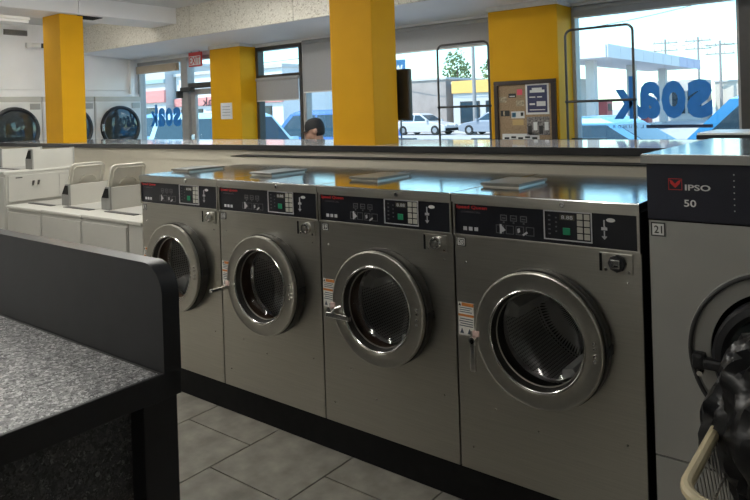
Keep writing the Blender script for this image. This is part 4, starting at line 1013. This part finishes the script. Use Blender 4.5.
building('white shop with red band outside behind the parked van', -27.1, -19.5, 18, 26, 3.6, M('white_render', (.66,.66,.66), .8), [(2.1, 2.5, RS, 'fascia')], [(-26.7+2.4*k, -25.0+2.4*k, .3, 1.95, CARGLASS) for k in range(3)])
o = W().box(-31.5, -29.7, 17.25, 17.36, 2.3, 3.1, .02).build('shop_sign', GS); tag(local(o, (-30.6, 17.3, 2.3)), 'green and white sign on the red fronted shop', 'sign')
W().box(-31.2, -30.0, 17.23, 17.25, 2.6, 2.8).build('sign_print', WHITEP, o)
POLE = M('pole_grey_wood', (.30,.28,.27), .9)
def pole(label, x, y, h, arm=2.4, rot=.25):
    r = thing('utility_pole', label, 'pole', (x, y, -.15), rot, 'utility poles across the street')
    MB().cyl((0,0,0), (0,0,h+.15), .14, 10, .10).build('shaft', POLE, r)
    for z in (h-.3, h-1.1): 
        a = MB().box(-arm/2, arm/2, -.06, .06, z, z+.12).build('cross_arm', POLE, r)
        for k in range(4): MB().cyl((-arm/2+.15+k*(arm-.3)/3, 0, z+.12), (-arm/2+.15+k*(arm-.3)/3, 0, z+.30), .05, 6).build('insulator', STON, a)
pole('utility pole above the left end of the long low building', -17.8, 72, 8.2)
pole('utility pole at the right end of the filling station canopy', -14.2, 70, 8.0)
pole('utility pole farthest right above the low building', -11.2, 64.5, 7.0)
pole('utility pole above the yellow fascia shop', -21.2, 37.5, 7.2)
pole('utility pole above the brown warehouse', -30.5, 38.5, 6.8, 1.8)
for i, (a, b_) in enumerate((((-60, 37, 6.7), (-30.5, 38.5, 6.6)), ((-30.5, 38.5, 6.0), (-21.2, 37.5, 6.8)), ((-21.2, 37.5, 6.2), (-5, 36, 7.0)), ((-17.8, 72, 7.9), (-14.2, 70, 7.7)), ((-14.2, 70, 7.7), (-11.2, 64.5, 6.7)), ((-11.2, 64.5, 6.7), (8, 66, 7.5)))):
    P = []
    for k in range(13):
        u = k/12; p = Vector(a).lerp(Vector(b_), u); p.z -= .5*4*u*(1-u); P.append(p)
    o = MB().tube(P, .022, 5).build('power_line', DKTUBE); tag(o, ['power line left of the brown warehouse pole', 'power line between the warehouse pole and the yellow shop pole', 'power line right of the yellow shop pole', 'power line between the two poles left over the low building', 'power line between the two right poles over the low building', 'power line leaving the picture at the right over the low building'][i], 'cable')
LEAF = M('pale_leaves', (.16,.22,.09), .8, 0, .4, 3); BARK = M('bark', (.16,.12,.09), .9, 0, .3, 8)
def tree(label, x, y, h, rad, seed):
    rnd = random.Random(seed); r = thing('tree', label, 'tree', (x, y, -.15), 0, 'trees behind the warehouse')
    MB().tube([(0,0,0), (.1,0,h*.3), (0,.1,h*.55), (.05,0,h*.8)], [.22,.17,.12,.05], 8).build('trunk', BARK, r)
    lv = MB()
    for k in range(900):
        while True:
            v = Vector((rnd.uniform(-1,1), rnd.uniform(-1,1), rnd.uniform(-1,1)))
            if v.length < 1 and mnoise.noise(v*2.3+Vector((seed,0,0))) > -.12: break
        p = Vector((v.x*rad, v.y*rad, h*.66+v.z*h*.36)); s_ = rnd.uniform(.10,.22); n1 = Vector((rnd.gauss(0,1), rnd.gauss(0,1), rnd.gauss(0,1))).normalized(); n2 = n1.orthogonal().normalized(); n3 = n1.cross(n2)
        lv.add([p+n2*s_, p+n3*s_*.6, p-n2*s_, p-n3*s_*.6+n1*.05], [(0,1,2),(0,2,3)])
    lo = lv.build('foliage', LEAF, r); lo['kind'] = 'stuff'
tree('tall narrow tree behind the brown warehouse', -33.0, 55, 7.6, 1.5, 1)
tree('rounded tree at the right end of the warehouse roof', -29.0, 56, 6.6, 2.0, 2)
tree('bare looking tree behind the yellow fascia shop', -24.5, 55, 8.6, 2.4, 3)
tree('small tree in front of the low building at the right', -8.0, 62, 3.6, 1.4, 4)
t = thing('street_sign', 'blue square sign on a post behind the middle pillar', 'sign', (-20.5, 28, -.15))
W().cyl((-20.5,28,-.15), (-20.5,28,4.4), .05, 8).build('post', DKTUBE, t)
W().box(-20.95, -20.05, 27.9, 27.96, 3.3, 4.4, .02).build('plate', DECAL, t); text_mb('W', -20.8, -20.2, 3.6, 4.1, 27.89, .03).build('lettering', WHITEP, t)
